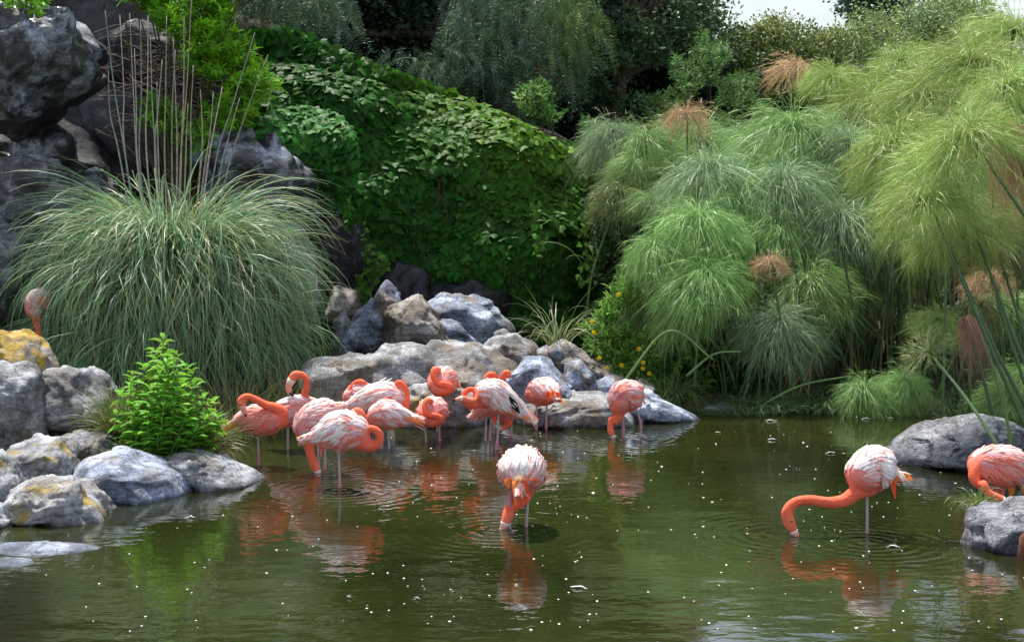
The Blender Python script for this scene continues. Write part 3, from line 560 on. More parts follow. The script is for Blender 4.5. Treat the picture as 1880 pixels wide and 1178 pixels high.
    # legs
    for (ut, vt, ub, va, vw, dyl) in legs:
        pa = P(ut, vt, Y) + np.array([0, dyl, 0]); pk = P(ub, va, Y) + np.array([0, dyl * 1.0, 0]); zz = zb
        pw = pk + (pk - pa) * 0.15; pf = np.array([pw[0] + (pw[0] - pk[0]) * .5, pk[1], zz])
        if pk[2] - .03 < zz: pk = pa * .45 + pf * .55; pk[2] = max(pk[2], zz + .1)
        top_ = pa + np.array([0, 0, .03]); n1 = 12
        path = np.vstack([np.linspace(top_, pk, 9), np.linspace(pk, pf, 9)[1:]])
        d = np.linalg.norm(path - pk, axis=1); rad = 0.0080 + 0.0060 * np.exp(-(d / .022) ** 2); rad[0] = .02; rad[1] = .012
        e = .75 * np.exp(-(d / .045) ** 2)[:, None]; pale = np.array([.42, .34, .36]); cl = pale * (1 - e) + np.array([.55, .10, .16]) * e; cl[:1] = PINK * .8
        mbl = MB(); path = resample(path, 30); rad = np.interp(np.linspace(0, 16, 30), np.arange(17), rad); cl = np.stack([np.interp(np.linspace(0, 16, 30), np.arange(17), cl[:, i]) for i in range(3)], -1)
        tube(mbl, path, rad, cl, 8)
        for an in (-.6, 0, .6):
            fe = pf + np.array([math.sin(an) * .07 - .02, -.08 * math.cos(an), 0.004]); ribbons(mbl, np.linspace(pf + (0, 0, .006), fe, 3)[None], np.array([[.012, .02, .012]]), np.array([[.5, .12, .16]]), side=np.tile(U(np.array([math.cos(an), math.sin(an), 0])), (1, 3, 1)))
        mbl.build('leg', M_leg, root)
    if bill:
        pb = [pt(q) for q in bill]; rb = [q[3] * k for q in bill]; path = resample(pb, 10); rad = resample([[x, 0, 0] for x in rb], 10)[:, 0]
        f = np.linspace(0, 1, 10)[:, None]; cb = np.where(f < .2, np.array([.78, .62, .55]), np.where(f < .62, np.array([.80, .33, .26]), np.array([.012, .012, .016])))
        mbb = MB(); tube(mbb, path, np.maximum(rad, .003), cb, 10); mbb.build('bill', M_bill, root)
    if eye:
        for dy in ((-1,) if len(eye) < 4 else (-1, 1)):
            V, T = ico(2); p = P(eye[0], eye[1], Y) + np.array([0, eye[2], 0]); mbe = MB(); mbe.add(V * .0065 + p, T=T, C=(.55, .35, .05)); mbe.add(V * .0042 + p + np.array([0, -.0042, 0]), T=T, C=(.01, .01, .01)); mbe.build('eye', M_bill, root)
    return root

OR_ = ORANGE; CO_ = CORAL
# F16 feeding, right
flamingo('flamingo stretching its long neck left, bill in the water, in open pond at right', 9.05,
    [(1640, 872, .03, 12), (1628, 868, .02, 28), (1612, 862, 0, 42), (1598, 863, -.01, 42), (1586, 868, -.03, 36)],
    [(1592, 890, -.03, 20), (1570, 899, -.05, 15), (1545, 914, -.07, 12.5), (1515, 916, -.09, 10.5), (1482, 911, -.1, 9.5), (1455, 915, -.1, 9.5), (1440, 932, -.1, 11), (1444, 952, -.1, 11.5), (1451, 966, -.1, 8)],
    bill=[(1451, 966, -.1, 8), (1455, 975, -.1, 6.5), (1458, 984, -.1, 4), (1456, 990, -.1, 1.5)], legs=[(1590, 902, 1591, 985, 995, -.02), (1632, 905, 1634, 925, 960, .12)][:1],
    tail=(1674, 884), plumes=[(1632, 862, 1643, 915, CO_), (1640, 865, 1640, 905, OR_), (1622, 868, 1618, 896, (.85, .45, .15)), (1610, 868, 1615, 884, OR_), (1650, 866, 1655, 882, (.85, .8, .75))], white=1.5, red=.5, seed=3, eye=(1446, 946, -.14))
# F15 facing away
flamingo('flamingo seen from behind with orange plumes, head down left, alone in front of the flock', 9.15,
    [(955, 872, -.20, 10), (957, 862, -.15, 30), (958, 860, -.05, 41), (959, 866, .06, 40), (958, 876, .14, 32)],
    [(958, 885, .1, 30), (956, 908, .06, 24), (948, 922, .03, 16), (936, 934, 0, 11), (932, 946, -.02, 11), (928, 956, -.03, 9)],
    bill=[(928, 956, -.03, 9), (924, 966, -.03, 6.5), (918, 973, -.03, 4), (911, 975, -.03, 1.5)], legs=[(938, 888, 936, 912, 985, -.02), (970, 912, 966, 975, 985, .04)],
    tail=(953, 895), plumes=[(950, 865, 945, 912, OR_), (962, 868, 959, 918, CO_), (938, 862, 934, 880, OR_), (972, 864, 985, 862, CO_), (955, 858, 953, 885, (.85, .65, .4))], white=1.05, red=.4, seed=5, wingdrop=.2)
# F14 feeding, near dam
flamingo('flamingo with S bent neck drinking beside the low blue rock', 12.35,
    [(1172, 728, .05, 9), (1166, 726, .03, 22), (1156, 727, 0, 29), (1144, 729, -.02, 28), (1139, 735, -.03, 23)],
    [(1137, 742, -.03, 20), (1136, 756, -.04, 12), (1134, 766, -.05, 8), (1130, 772, -.05, 6.5), (1125, 766, -.05, 5), (1121, 768, -.05, 5), (1120, 780, -.05, 5.5), (1121, 790, -.05, 6.5), (1124, 797, -.05, 4.5)],
    bill=[(1124, 797, -.05, 4.5), (1125, 801, -.05, 4), (1125, 806, -.05, 3), (1124, 809, -.05, 1)], legs=[(1144, 750, 1145, 790, 805, 0), (1165, 748, 1177, 776, 805, .03)],
    tail=(1184, 736), plumes=[(1174, 722, 1176, 742, CO_)], white=.6, red=.55, seed=7)
# F17 right edge, preening
flamingo('flamingo preening its belly at the right edge behind the flat topped rock', 9.5,
    [(1886, 880, .1, 12), (1872, 868, .07, 30), (1845, 858, .02, 38), (1815, 852, -.02, 33), (1798, 852, -.04, 26)],
    [(1797, 850, -.05, 24), (1784, 856, -.09, 14), (1778, 872, -.12, 10), (1790, 884, -.15, 8.5), (1788, 876, -.2, 7.5), (1793, 890, -.22, 7.5), (1808, 899, -.22, 8.5), (1818, 903, -.22, 8)],
    bill=[(1818, 903, -.22, 8), (1826, 908, -.22, 6), (1833, 912, -.22, 3.5), (1838, 911, -.22, 1)], legs=[(1820, 900, 1819, 945, 955, 0), (1835, 900, 1833, 945, 955, .06)],
    tail=(1905, 900), plumes=[(1838, 885, 1834, 925, CO_), (1850, 885, 1846, 924, SALMON), (1858, 885, 1856, 918, OR_)], white=.55, red=.4, seed=9)
# F1
flamingo('leftmost flamingo of the flock, neck bent back to preen its orange wing', 11.15,
    [(428, 782, .03, 8), (445, 775, .02, 18), (468, 772, 0, 27), (492, 772, -.01, 27), (508, 768, -.02, 22)],
    [(512, 768, -.03, 20), (518, 756, -.05, 14), (508, 746, -.07, 10), (490, 740, -.08, 8), (470, 728, -.09, 6.5), (456, 724, -.1, 6.5), (448, 732, -.1, 8.5), (449, 741, -.1, 8)],
    bill=[(449, 741, -.1, 8), (452, 750, -.1, 5), (455, 757, -.1, 3), (456, 761, -.1, 1)], legs=[(474, 798, 474, 845, 860, 0)],
    tail=(411, 795), plumes=[(432, 775, 418, 796, CO_), (450, 778, 436, 792, ORANGE), (470, 782, 452, 797, RED)], white=.4, red=1.3, seed=11, eye=(447, 735, -.135))
# F2
flamingo('flamingo with raised hooked neck standing behind the left pair, black bill tip on its back', 11.8,
    [(500, 772, .04, 8), (508, 765, .03, 18), (530, 758, 0, 27), (555, 754, -.01, 28), (572, 752, -.02, 22)],
    [(572, 748, -.02, 18), (566, 735, -.03, 9), (560, 724, -.03, 6.5), (564, 710, -.03, 6), (564, 696, -.03, 6), (554, 687, -.03, 6.5), (543, 687, -.03, 8), (537, 695, -.03, 8)],
    bill=[(537, 695, -.03, 8), (532, 705, -.03, 6.5), (531, 716, -.03, 5), (536, 723, -.03, 3), (541, 725, -.03, 1)], legs=[(529, 785, 528, 833, 840, 0)],
    tail=(492, 782), white=.75, red=.2, seed=13, eye=(539, 693, -.065))
# F3
flamingo('flamingo feeding with its orange neck straight down, behind the big white one', 10.9,
    [(618, 752, .05, 10), (606, 756, .03, 22), (590, 764, 0, 30), (572, 775, -.02, 29), (564, 785, -.03, 24)],
    [(563, 790, -.03, 21), (566, 806, -.03, 14), (569, 822, -.03, 9), (573, 838, -.03, 8.5), (577, 850, -.03, 8.5), (583, 862, -.03, 7)],
    bill=[(583, 862, -.03, 7), (586, 870, -.03, 5), (589, 877, -.03, 3), (590, 881, -.03, 1)], legs=[(581, 808, 585, 862, 870, .02), (595, 808, 594, 865, 870, .08)],
    tail=(634, 754), white=.7, red=.2, seed=15)
# F4
flamingo('large white and pink flamingo in front of the flock, coiled orange neck at right', 10.35,
    [(572, 805, .03, 8), (592, 800, .02, 22), (618, 793, 0, 36), (636, 792, -.01, 38), (650, 794, -.02, 31)],
    [(660, 804, -.03, 21), (682, 817, -.05, 11), (695, 811, -.06, 8.5), (699, 799, -.06, 8), (692, 787, -.06, 7.5), (680, 784, -.05, 7), (671, 788, .0, 7), (668, 776, .03, 7), (662, 762, .04, 8), (654, 757, .04, 9), (648, 759, .04, 7)],
    bill=[(648, 759, .04, 6), (638, 760, .04, 4), (630, 762, .04, 2)], legs=[(622, 828, 624, 893, 900, 0)],
    tail=(556, 812), plumes=[(580, 798, 562, 808, PINK), (600, 805, 590, 838, SALMON)], white=1.3, red=.3, seed=17, wingdrop=.3)
# F5
flamingo('ruffled white flamingo with its tail to the left and neck folded down its right side', 12.2,
    [(640, 748, .02, 8), (660, 742, .02, 18), (688, 734, 0, 28), (712, 732, -.01, 30), (728, 734, -.02, 24)],
    [(732, 730, -.02, 20), (734, 712, -.03, 9), (731, 702, -.03, 6.5), (738, 703, -.04, 6), (746, 714, -.05, 6), (748, 728, -.06, 6), (746, 742, -.06, 7), (745, 752, -.06, 7)],
    bill=[(745, 752, -.06, 6), (752, 758, -.06, 4), (759, 765, -.06, 2.5), (763, 770, -.06, 1)], legs=[(702, 758, 702, 815, 820, .02)],
    tail=(618, 754), plumes=[(650, 742, 622, 752, OR_), (690, 705, 710, 690, WHITE), (700, 705, 722, 692, WHITE)], white=1.25, red=.45, seed=19)
# F6
flamingo('mostly hidden flamingo whose curved neck shows above the ruffled white one', 12.6,
    [(690, 735, .02, 10), (680, 730, .02, 20), (664, 728, 0, 25), (652, 730, 0, 22), (646, 732, -.01, 18)],
    [(645, 730, -.01, 16), (645, 718, -.02, 9), (652, 704, -.02, 6), (662, 700, -.03, 6), (668, 703, -.03, 6), (674, 712, .02, 6)],
    legs=[(668, 750, 668, 805, 810, 0), (684, 752, 684, 806, 810, 0)], tail=(705, 738), white=.5, red=.3, seed=21)
# F7
flamingo('left facing flamingo amid the flock, looped neck, long orange tail pointing right', 11.85,
    [(758, 770, .02, 7), (742, 768, .02, 16), (722, 764, 0, 25), (706, 762, -.01, 27), (696, 764, -.02, 22)],
    [(693, 768, -.02, 18), (683, 776, -.04, 9), (677, 772, -.05, 7), (679, 763, -.05, 6.5), (688, 760, -.04, 6.5), (694, 750, .02, 6), (700, 740, .04, 6.5), (708, 738, .04, 7)],
    bill=[(708, 738, .04, 5), (716, 742, .04, 3), (722, 746, .04, 1)], legs=[(702, 785, 701, 830, 838, .02), (712, 785, 716, 838, 838, -.02)],
    tail=(781, 781), plumes=[(748, 764, 780, 782, OR_), (742, 768, 776, 774, SALMON)], white=1.1, red=.45, seed=23)
# F8
flamingo('camera facing flamingo with S curved neck, standing in water below the perched one', 12.15,
    [(808, 762, .2, 8), (802, 758, .15, 18), (795, 756, .06, 25), (791, 758, -.02, 25), (789, 762, -.08, 20)],
    [(794, 768, -.10, 14), (806, 768, -.14, 9), (810, 762, -.16, 7), (802, 757, -.17, 6), (790, 755, -.17, 6), (783, 748, -.16, 6), (782, 738, -.15, 6), (786, 731, -.13, 7), (792, 733, -.1, 6)],
    legs=[(780, 780, 783, 820, 822, -.02), (806, 780, 806, 812, 822, .04)], tail=(812, 778), plumes=[(806, 770, 801, 798, PINK)], white=.6, red=.45, seed=25)
# F9 on the rock
flamingo('flamingo facing the camera with S curved neck, perched highest on the rock dam', 12.75,
    [(828, 708, .2, 8), (822, 704, .15, 18), (815, 701, .06, 25), (811, 702, -.02, 25), (808, 706, -.08, 20)],
    [(812, 712, -.10, 14), (824, 711, -.14, 9), (828, 705, -.16, 7), (820, 700, -.17, 6), (808, 699, -.17, 6), (800, 692, -.16, 6), (797, 683, -.15, 6), (800, 675, -.13, 7), (806, 677, -.1, 6)],
    legs=[(802, 724, 802, 732, 740, -.0)], tail=(833, 724), white=.6, red=.35, seed=27, stand=0.17)
# F10
flamingo('tallest white backed flamingo, neck in a ring, bill pointing left, black in wing', 11.8,
    [(962, 762, .02, 8), (948, 752, .02, 15), (924, 737, 0, 26), (904, 725, -.01, 30), (892, 724, -.02, 25)],
    [(886, 730, -.03, 18), (874, 740, -.06, 9), (862, 741, -.08, 7), (853, 733, -.08, 6), (852, 722, -.08, 6), (860, 713, -.07, 5.5), (871, 713, -.07, 5), (877, 721, -.10, 5), (873, 730, -.13, 5), (862, 730, -.15, 6), (852, 726, -.15, 6)],
    bill=[(852, 726, -.15, 5.5), (844, 727, -.15, 4.5), (837, 729, -.15, 2.5), (833, 732, -.15, 1)], legs=[(916, 755, 913, 818, 835, .0)],
    tail=(978, 768), plumes=[(950, 752, 970, 772, OR_), (945, 752, 962, 758, WHITE)], white=1.35, red=.25, seed=29, black=-1)
# F11
flamingo('flamingo behind the white backed one, only its raised neck and pink hindquarters in view', 12.2,
    [(876, 758, .0, 8), (884, 752, .0, 16), (898, 742, 0, 24), (912, 730, 0, 26), (920, 722, 0, 20)],
    [(922, 716, 0, 14), (924, 704, 0, 8), (922, 695, 0, 6), (926, 686, 0, 6), (932, 684, 0, 6), (935, 690, 0, 5)],
    legs=[(893, 762, 891, 815, 822, 0), (901, 762, 900, 812, 822, 0.02)], tail=(872, 770), plumes=[(905, 752, 911, 780, CO_), (886, 750, 893, 762, WHITE)], white=.5, red=.5, seed=31)
flamingo('orange headed flamingo dozing behind the white backed one, crown just showing', 12.55,
    [(876, 742, .02, 8), (884, 736, .02, 16), (898, 724, 0, 24), (908, 718, 0, 24), (916, 712, 0, 18)],
    [(914, 706, 0, 12), (912, 697, 0, 7), (906, 688, -.03, 6.5), (899, 687, -.03, 6.5), (893, 694, -.03, 6)],
    legs=[(906, 738, 906, 800, 805, 0)], tail=(868, 748), white=.6, red=.3, seed=33)
# F12
flamingo('bright orange flamingo stooping to drink under the tail of the white backed one', 12.35,
    [(966, 764, .02, 6), (955, 758, .02, 11), (940, 755, 0, 15), (925, 756, 0, 16), (916, 760, -.01, 12)],
    [(920, 764, -.01, 10), (932, 770, -.02, 7), (936, 776, -.02, 6), (930, 780, -.02, 5.5), (924, 785, -.02, 5)],
    bill=[(924, 785, -.02, 4.5), (920, 789, -.02, 3), (918, 793, -.02, 1)], legs=[(940, 768, 938, 803, 806, .02)],
    tail=(980, 776), plumes=[(962, 752, 977, 772, CO_), (955, 750, 972, 765, OR_)], white=.1, red=.8, seed=35)
# F13
flamingo('flamingo with hidden head and drooping orange rump right of the tall white backed one', 12.75,
    [(1018, 724, -.14, 7), (1012, 720, -.08, 18), (1002, 720, 0, 25), (992, 722, .04, 25), (985, 726, .08, 20)],
    [(984, 726, .1, 14), (982, 736, .14, 8), (984, 744, .16, 6), (990, 748, .16, 5)],
    legs=[(985, 742, 985, 785, 790, 0), (1004, 742, 1003, 782, 790, .02)], tail=(1024, 728), plumes=[(1014, 712, 1018, 730, OR_), (1005, 712, 1006, 732, CO_), (1020, 714, 1024, 724, CO_)], white=.8, red=.7, seed=37, stand=None)
# F18 behind the grass
flamingo('flamingo half hidden behind the drooping grass at the left, neck hanging down', 13.5,
    [(86, 562, .12, 6), (80, 556, .08, 16), (72, 552, 0, 21), (66, 560, -.03, 18), (68, 572, -.05, 13)],
    [(70, 578, -.05, 11), (72, 592, -.06, 7), (75, 608, -.06, 6), (79, 622, -.06, 5.5), (82, 636, -.06, 5.5), (84, 648, -.06, 5)],
    legs=[(66, 572, 67, 640, 660, 0), (82, 572, 82, 640, 660, .04)], tail=(92, 572), white=.7, red=.2, seed=39, stand=0.15)

# ------------------------------------------------------------------ leaves
def tmpl_ivy():
    h = [(0, 0), (.20, -.12), (.46, -.02), (.62, .30), (.36, .42), (.27, .62), (0, 1.0)]
    p = h + [(-x, y) for x, y in h[-2:0:-1]]; p = np.array(p); z = -0.25 * np.abs(p[:, 0]) - 0.10 * p[:, 1] ** 2
    V = np.column_stack([p, z]); V = np.vstack([V, [0, .38, .03]]); c = len(p)
    return V, np.array([(i, (i + 1) % c, c) for i in range(c)])
def tmpl_lance(w=.16):
    V = np.array([(0, 0, 0), (w, .3, .05), (0, .33, -.02), (-w, .3, .05), (w * .85, .65, 0), (0, .67, -.06), (-w * .85, .65, 0), (0, 1, -.16)])
    T = np.array([(0, 1, 2), (0, 2, 3), (1, 4, 5), (1, 5, 2), (2, 5, 6), (2, 6, 3), (4, 7, 5), (5, 7, 6)]); return V, T
def tmpl_rhomb(w=.3):
    V = np.array([(0, 0, 0), (w, .45, .06), (0, 1, -.05), (-w, .45, .06)]); return V, np.array([(0, 1, 2), (0, 2, 3)])
IVY, LANCE, NARROW, RHOMB = tmpl_ivy(), tmpl_lance(.17), tmpl_lance(.11), tmpl_rhomb(.3)
def leaves(mb, c, dirs, nrm, size, cols, tm):
    """c, dirs, nrm (N,3); size (N,)"""
    V, T = tm; d = U(dirs); s = U(np.cross(d, nrm)); n = np.cross(s, d)
    W = c[:, None] + size[:, None, None] * (V[None, :, :1] * s[:, None] + V[None, :, 1:2] * d[:, None] + V[None, :, 2:] * n[:, None])
    N = len(c); TT = (np.arange(N)[:, None, None] * len(V) + T[None]).reshape(-1, 3)
    mb.add(W.reshape(-1, 3), T=TT, C=np.repeat(cols, len(V), 0))
def jit(base, n, amt=.2, hue=.12):
    b = np.asarray(base, float)[None] * (1 + amt * rng.normal(size=(n, 1))); return np.clip(b * (1 + hue * rng.normal(size=(n, 3)) * np.array([1, .4, .8])), 0.004, .9)
def palette(n, cols, amt=.15, hue=.1):
    cols = np.asarray(cols, float); return np.clip(jit((1, 1, 1), n, amt, hue) * cols[rng.integers(0, len(cols), n)], .004, .9)

# ivy -------------------------------------------------------------
ivy_poly = [(425, 60), (520, 50), (600, 75), (700, 118), (830, 168), (950, 215), (1010, 250), (1080, 292), (1125, 350), (1165, 640), (1060, 650), (960, 625), (940, 590), (880, 560), (800, 520), (760, 480), (700, 480), (672, 520), (655, 480), (635, 400), (640, 300), (560, 230), (430, 215)]
def ivy_patch(root, poly, n, dfun, size, nobj, tone, layers=.28, spill=0):
    uv = sample_poly(poly, n); u, v = uv[:, 0], uv[:, 1]
    keep = (fbm(np.stack([u * .03, v * .03, 0 * u], -1), 3, 21) > -0.32) | (rng.uniform(size=n) < .3); u, v = u[keep], v[keep]; n = len(u)
    lump = 0.15 * fbm(np.stack([u * .016, v * .02, 0 * u], -1), 3, 33)
    dep = rng.uniform(0, 1, n) ** 1.5; D = dfun(u, v) - lump - layers * (1 - dep) * .7
    c = Pv(u, v, D); e = 6.0
    cu = Pv(u + e, v, dfun(u + e, v)) - Pv(u - e, v, dfun(u - e, v)); cv = Pv(u, v + e, dfun(u, v + e)) - Pv(u, v - e, dfun(u, v - e))
    nr = U(np.cross(cv, cu)); nr = np.where(nr[:, 1:2] > 0, -nr, nr)
    nr = U(nr + np.array([0, -.2, .35]) + rng.normal(size=(n, 3)) * .42)
    dr = np.array([0, -.35, -1.0]) + rng.normal(size=(n, 3)) * np.array([.55, .3, .35]); dr = dr - nr * (dr * nr).sum(1, keepdims=True)
    sz = size * rng.uniform(.7, 1.25, n); cols = tone(u, v, n)
    order = np.argsort(dep + rng.normal(size=n) * .15)[::-1]
    big = order[:nobj]; rest = order[nobj:]
    big = np.argsort(D)[:nobj] if nobj else big; mask = np.ones(n, bool); mask[big] = False
    mb = MB(); leaves(mb, c[mask], dr[mask], nr[mask], sz[mask], cols[mask], IVY); mb.build('foliage', M_leaf, root, kind='stuff')
    metas = []
    for q in range(6):
        m_ = MB(); V, T = IVY; V = V * np.array([1, 1, .6 + .3 * q]); m_.add(V, T=T, C=np.tile(np.median(cols, 0) * (1 + .08 * (q - 2)), (len(V), 1))); metas.append(m_.mesh('leaf', M_leaf_obj, False))
    from mathutils import Matrix
    org = np.array(root.location)
    for i in big:
        d = U(dr[i]); s = U(np.cross(d, nr[i])); nn = np.cross(s, d); o = bpy.data.objects.new('leaf', metas[i % 6]); COL.objects.link(o); o.parent = root
        k = float(sz[i]); p = c[i] - org; o.matrix_basis = Matrix(((s[0] * k, d[0] * k, nn[0] * k, p[0]), (s[1] * k, d[1] * k, nn[1] * k, p[1]), (s[2] * k, d[2] * k, nn[2] * k, p[2]), (0, 0, 0, 1)))
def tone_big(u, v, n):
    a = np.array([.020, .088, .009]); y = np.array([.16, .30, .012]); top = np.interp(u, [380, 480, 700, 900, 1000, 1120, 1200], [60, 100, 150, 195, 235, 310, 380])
    lit_tint = (np.exp(-((v - top) / 90.0)) * sstep(u, 620, 1080) * .85)[:, None] * rng.uniform(.3, 1, (n, 1))  # sunlit yellow of the upper right, painted into the leaf colour
    return np.clip(jit(a, n, .25, .15) * (1 - lit_tint) + jit(y, n, .15, .1) * lit_tint, .004, .5)
iv = empty('ivy', P(900, 640, 17.2), 'great curtain of dark green ivy covering the cliff behind the pond', 'ivy')
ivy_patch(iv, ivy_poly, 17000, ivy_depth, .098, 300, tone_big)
mb = MB()
for i in range(26):
    u0 = rng.uniform(660, 1140); v0 = rng.uniform(250, 500); L = rng.uniform(60, 170); vv = np.linspace(v0, v0 + L, 8); uu = u0 + np.cumsum(rng.normal(size=8) * 3)
    tube(mb, Pv(uu, vv, ivy_depth(uu, vv) - .2), .004, (.09, .06, .03), 5, cap=False)
mb.build('vine_stems', M_bark, iv, kind='stuff')
hang = empty('trailing_ivy', P(700, 560, 16.6), 'thin trailing ivy strands hanging down the black gully rock', 'ivy')
mb = MB(); ms = MB()
for (u0, v0, v1) in [(668, 420, 560), (682, 455, 520), (700, 470, 500), (668, 520, 545), (985, 380, 470), (1075, 400, 520)]:
    D0 = 16.35 if u0 < 800 else 16.3; vv = np.linspace(v0, v1, 16); uu = u0 + np.cumsum(rng.normal(size=16) * 2); pth = Pv(uu, vv, D0); tube(ms, pth, .003, (.09, .06, .03), 5, cap=False)
    k = 34; ii = rng.integers(0, 16, k); c = pth[ii] + rng.normal(size=(k, 3)) * .03
    leaves(mb, c, np.array([0, -.3, -1]) + rng.normal(size=(k, 3)) * .6, np.array([0, -1, .4]) + rng.normal(size=(k, 3)) * .4, rng.uniform(.04, .07, k), jit((.06, .15, .02), k), IVY)
mb.build('leaves', M_leaf, hang, kind='stuff'); ms.build('stems', M_bark, hang, kind='stuff')
small_poly = [(462, 235), (500, 205), (560, 192), (620, 208), (652, 250), (650, 330), (628, 372), (600, 392), (588, 340), (570, 300), (520, 262), (470, 250)]
def d_small(u, v): return 16.0 + .5 * np.clip((250 - v) / 60, 0, 1) ** 1.3 - .15 * np.sin(u * .03) + .45 * np.clip((v - 300) / 90, 0, 1)
iv2 = empty('ivy_mound', P(570, 300, 16.3), 'small rounded mound of ivy above the shiny wet boulder', 'ivy')
ivy_patch(iv2, small_poly, 2200, d_small, .092, 120, lambda u, v, n: jit((.04, .15, .025), n, .22, .12))

# pampas grass -------------------------------------------------------------
def tuft(mb, base, n, L, spread, lean=(0, 0, 0), width=.008, cols=((.1, .2, .05),), droop=.6, rbase=.1, S=9, erect=.35, amt=.18, floor=None):
    a = rng.uniform(0, 2 * math.pi, n); rr = rbase * np.sqrt(rng.uniform(0, 1, n)); L = L * rng.uniform(.6, 1.08, n)
    s = np.linspace(0, 1, S)[None, :]
    out = (erect * .25 + spread * rng.uniform(0, 1, n) ** .7)
    th0 = out * .45; curv = droop * rng.uniform(.6, 1.5, n) * (0.5 + out)
    th = th0[:, None] + curv[:, None] * 2.6 * s ** 1.4       # angle from vertical along the blade
    th = np.minimum(th, 2.95)
    ds = L[:, None] / (S - 1); r = np.cumsum(np.sin(th) * ds, 1) - np.sin(th[:, :1]) * ds; z = np.cumsum(np.cos(th) * ds, 1) - np.cos(th[:, :1]) * ds
    tw = a[:, None] + rng.normal(size=n)[:, None] * .35 * s
    x = np.cos(tw) * (r + rr[:, None]) + lean[0] * s * L[:, None]; y = np.sin(tw) * (r + rr[:, None]) + lean[1] * s * L[:, None]
    pth = np.stack([x, y, z], -1) + np.asarray(base) + rng.normal(size=(n, 1, 3)) * .01
    if floor is not None: pth[..., 2] = np.maximum(pth[..., 2], floor + .02 * rng.uniform(size=(n, 1)))
    w = width * rng.uniform(.6, 1.2, n)[:, None] * np.interp(s, [0, .15, .6, 1], [.8, 1, .8, .08]); c = palette(n, cols, amt)
    side = np.stack([-np.sin(tw), np.cos(tw), 0 * tw], -1); side = U(side + rng.normal(size=(n, 1, 3)) * .45)
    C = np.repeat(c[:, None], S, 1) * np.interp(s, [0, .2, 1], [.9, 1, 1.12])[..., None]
    ribbons(mb, pth, w, C, side)
pbase = P(322, 705, 14.05); gz = 0.12
pg = empty('pampas_grass', (pbase[0], pbase[1], gz), 'huge drooping clump of blue green pampas grass at the left bank', 'pampas grass')
pc = [(.18, .33, .16), (.25, .40, .20), (.14, .29, .11), (.34, .47, .27), (.12, .26, .12), (.20, .32, .10), (.22, .34, .20), (.40, .36, .17), (.24, .36, .22), (.18, .30, .16)]
mb = MB(); b0 = np.array([pbase[0], pbase[1], gz])
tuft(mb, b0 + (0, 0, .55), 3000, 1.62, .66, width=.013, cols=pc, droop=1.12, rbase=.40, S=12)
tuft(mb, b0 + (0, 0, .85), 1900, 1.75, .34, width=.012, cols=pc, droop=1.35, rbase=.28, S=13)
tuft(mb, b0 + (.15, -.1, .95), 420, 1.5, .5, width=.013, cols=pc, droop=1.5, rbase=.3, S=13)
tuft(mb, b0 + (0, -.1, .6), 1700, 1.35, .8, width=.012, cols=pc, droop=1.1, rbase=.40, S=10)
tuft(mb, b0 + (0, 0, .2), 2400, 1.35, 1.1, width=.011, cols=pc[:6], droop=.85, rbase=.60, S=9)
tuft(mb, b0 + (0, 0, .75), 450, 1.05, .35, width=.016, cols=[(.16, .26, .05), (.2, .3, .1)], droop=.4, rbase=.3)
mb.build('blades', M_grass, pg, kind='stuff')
mb = MB(); tuft(mb, b0, 900, 1.0, 1.3, width=.012, cols=[(.16, .12, .06), (.22, .17, .08)], droop=.8, rbase=.6, floor=gz); mb.build('dead_thatch', M_grass, pg, kind='stuff')
V, T = ico(3); mb = MB(); mb.add(V * np.array([.55, .5, .55]) * (1 + .15 * fbm(V * 3, 3, 2))[:, None] + b0 + (0, 0, .4), T=T, C=(.06, .05, .02)); mb.build('root_stool', M_bark, pg)
for (ut, vt, ub, vb) in [(193, 20, 232, 300), (220, 28, 232, 300), (238, 25, 255, 330), (247, 90, 255, 320), (258, 38, 258, 320), (272, 30, 270, 300), (276, 65, 288, 320), (298, 110, 285, 300), (306, 28, 303, 320), (318, 70, 325, 300), (322, 92, 316, 320), (338, 30, 332, 310), (352, -10, 330, 330), (355, 120, 350, 320), (368, 165, 366, 330), (392, 170, 372, 340), (408, 160, 378, 330), (468, 60, 392, 320), (492, 100, 412, 340), (440, 180, 400, 340), (199, 130, 222, 300), (288, 150, 292, 320), (345, 190, 340, 320)]:
    dy = rng.uniform(-.3, .3); p1 = P(ut, vt, 14.05 + dy * 1.3); p0 = P(ub, vb, 14.05 + dy); pb_ = b0 + np.array([(ub - 322) * .0016, dy * .4, .3]); mb = MB()
    tube(mb, resample([pb_, p0, p0 * .5 + p1 * .5 + rng.normal(size=3) * .015, p1], 14), np.linspace(.0085, .003, 14), jit((.30, .27, .23), 1, .12)[0], 6); mb.build('flower_stalk', M_bark, pg)

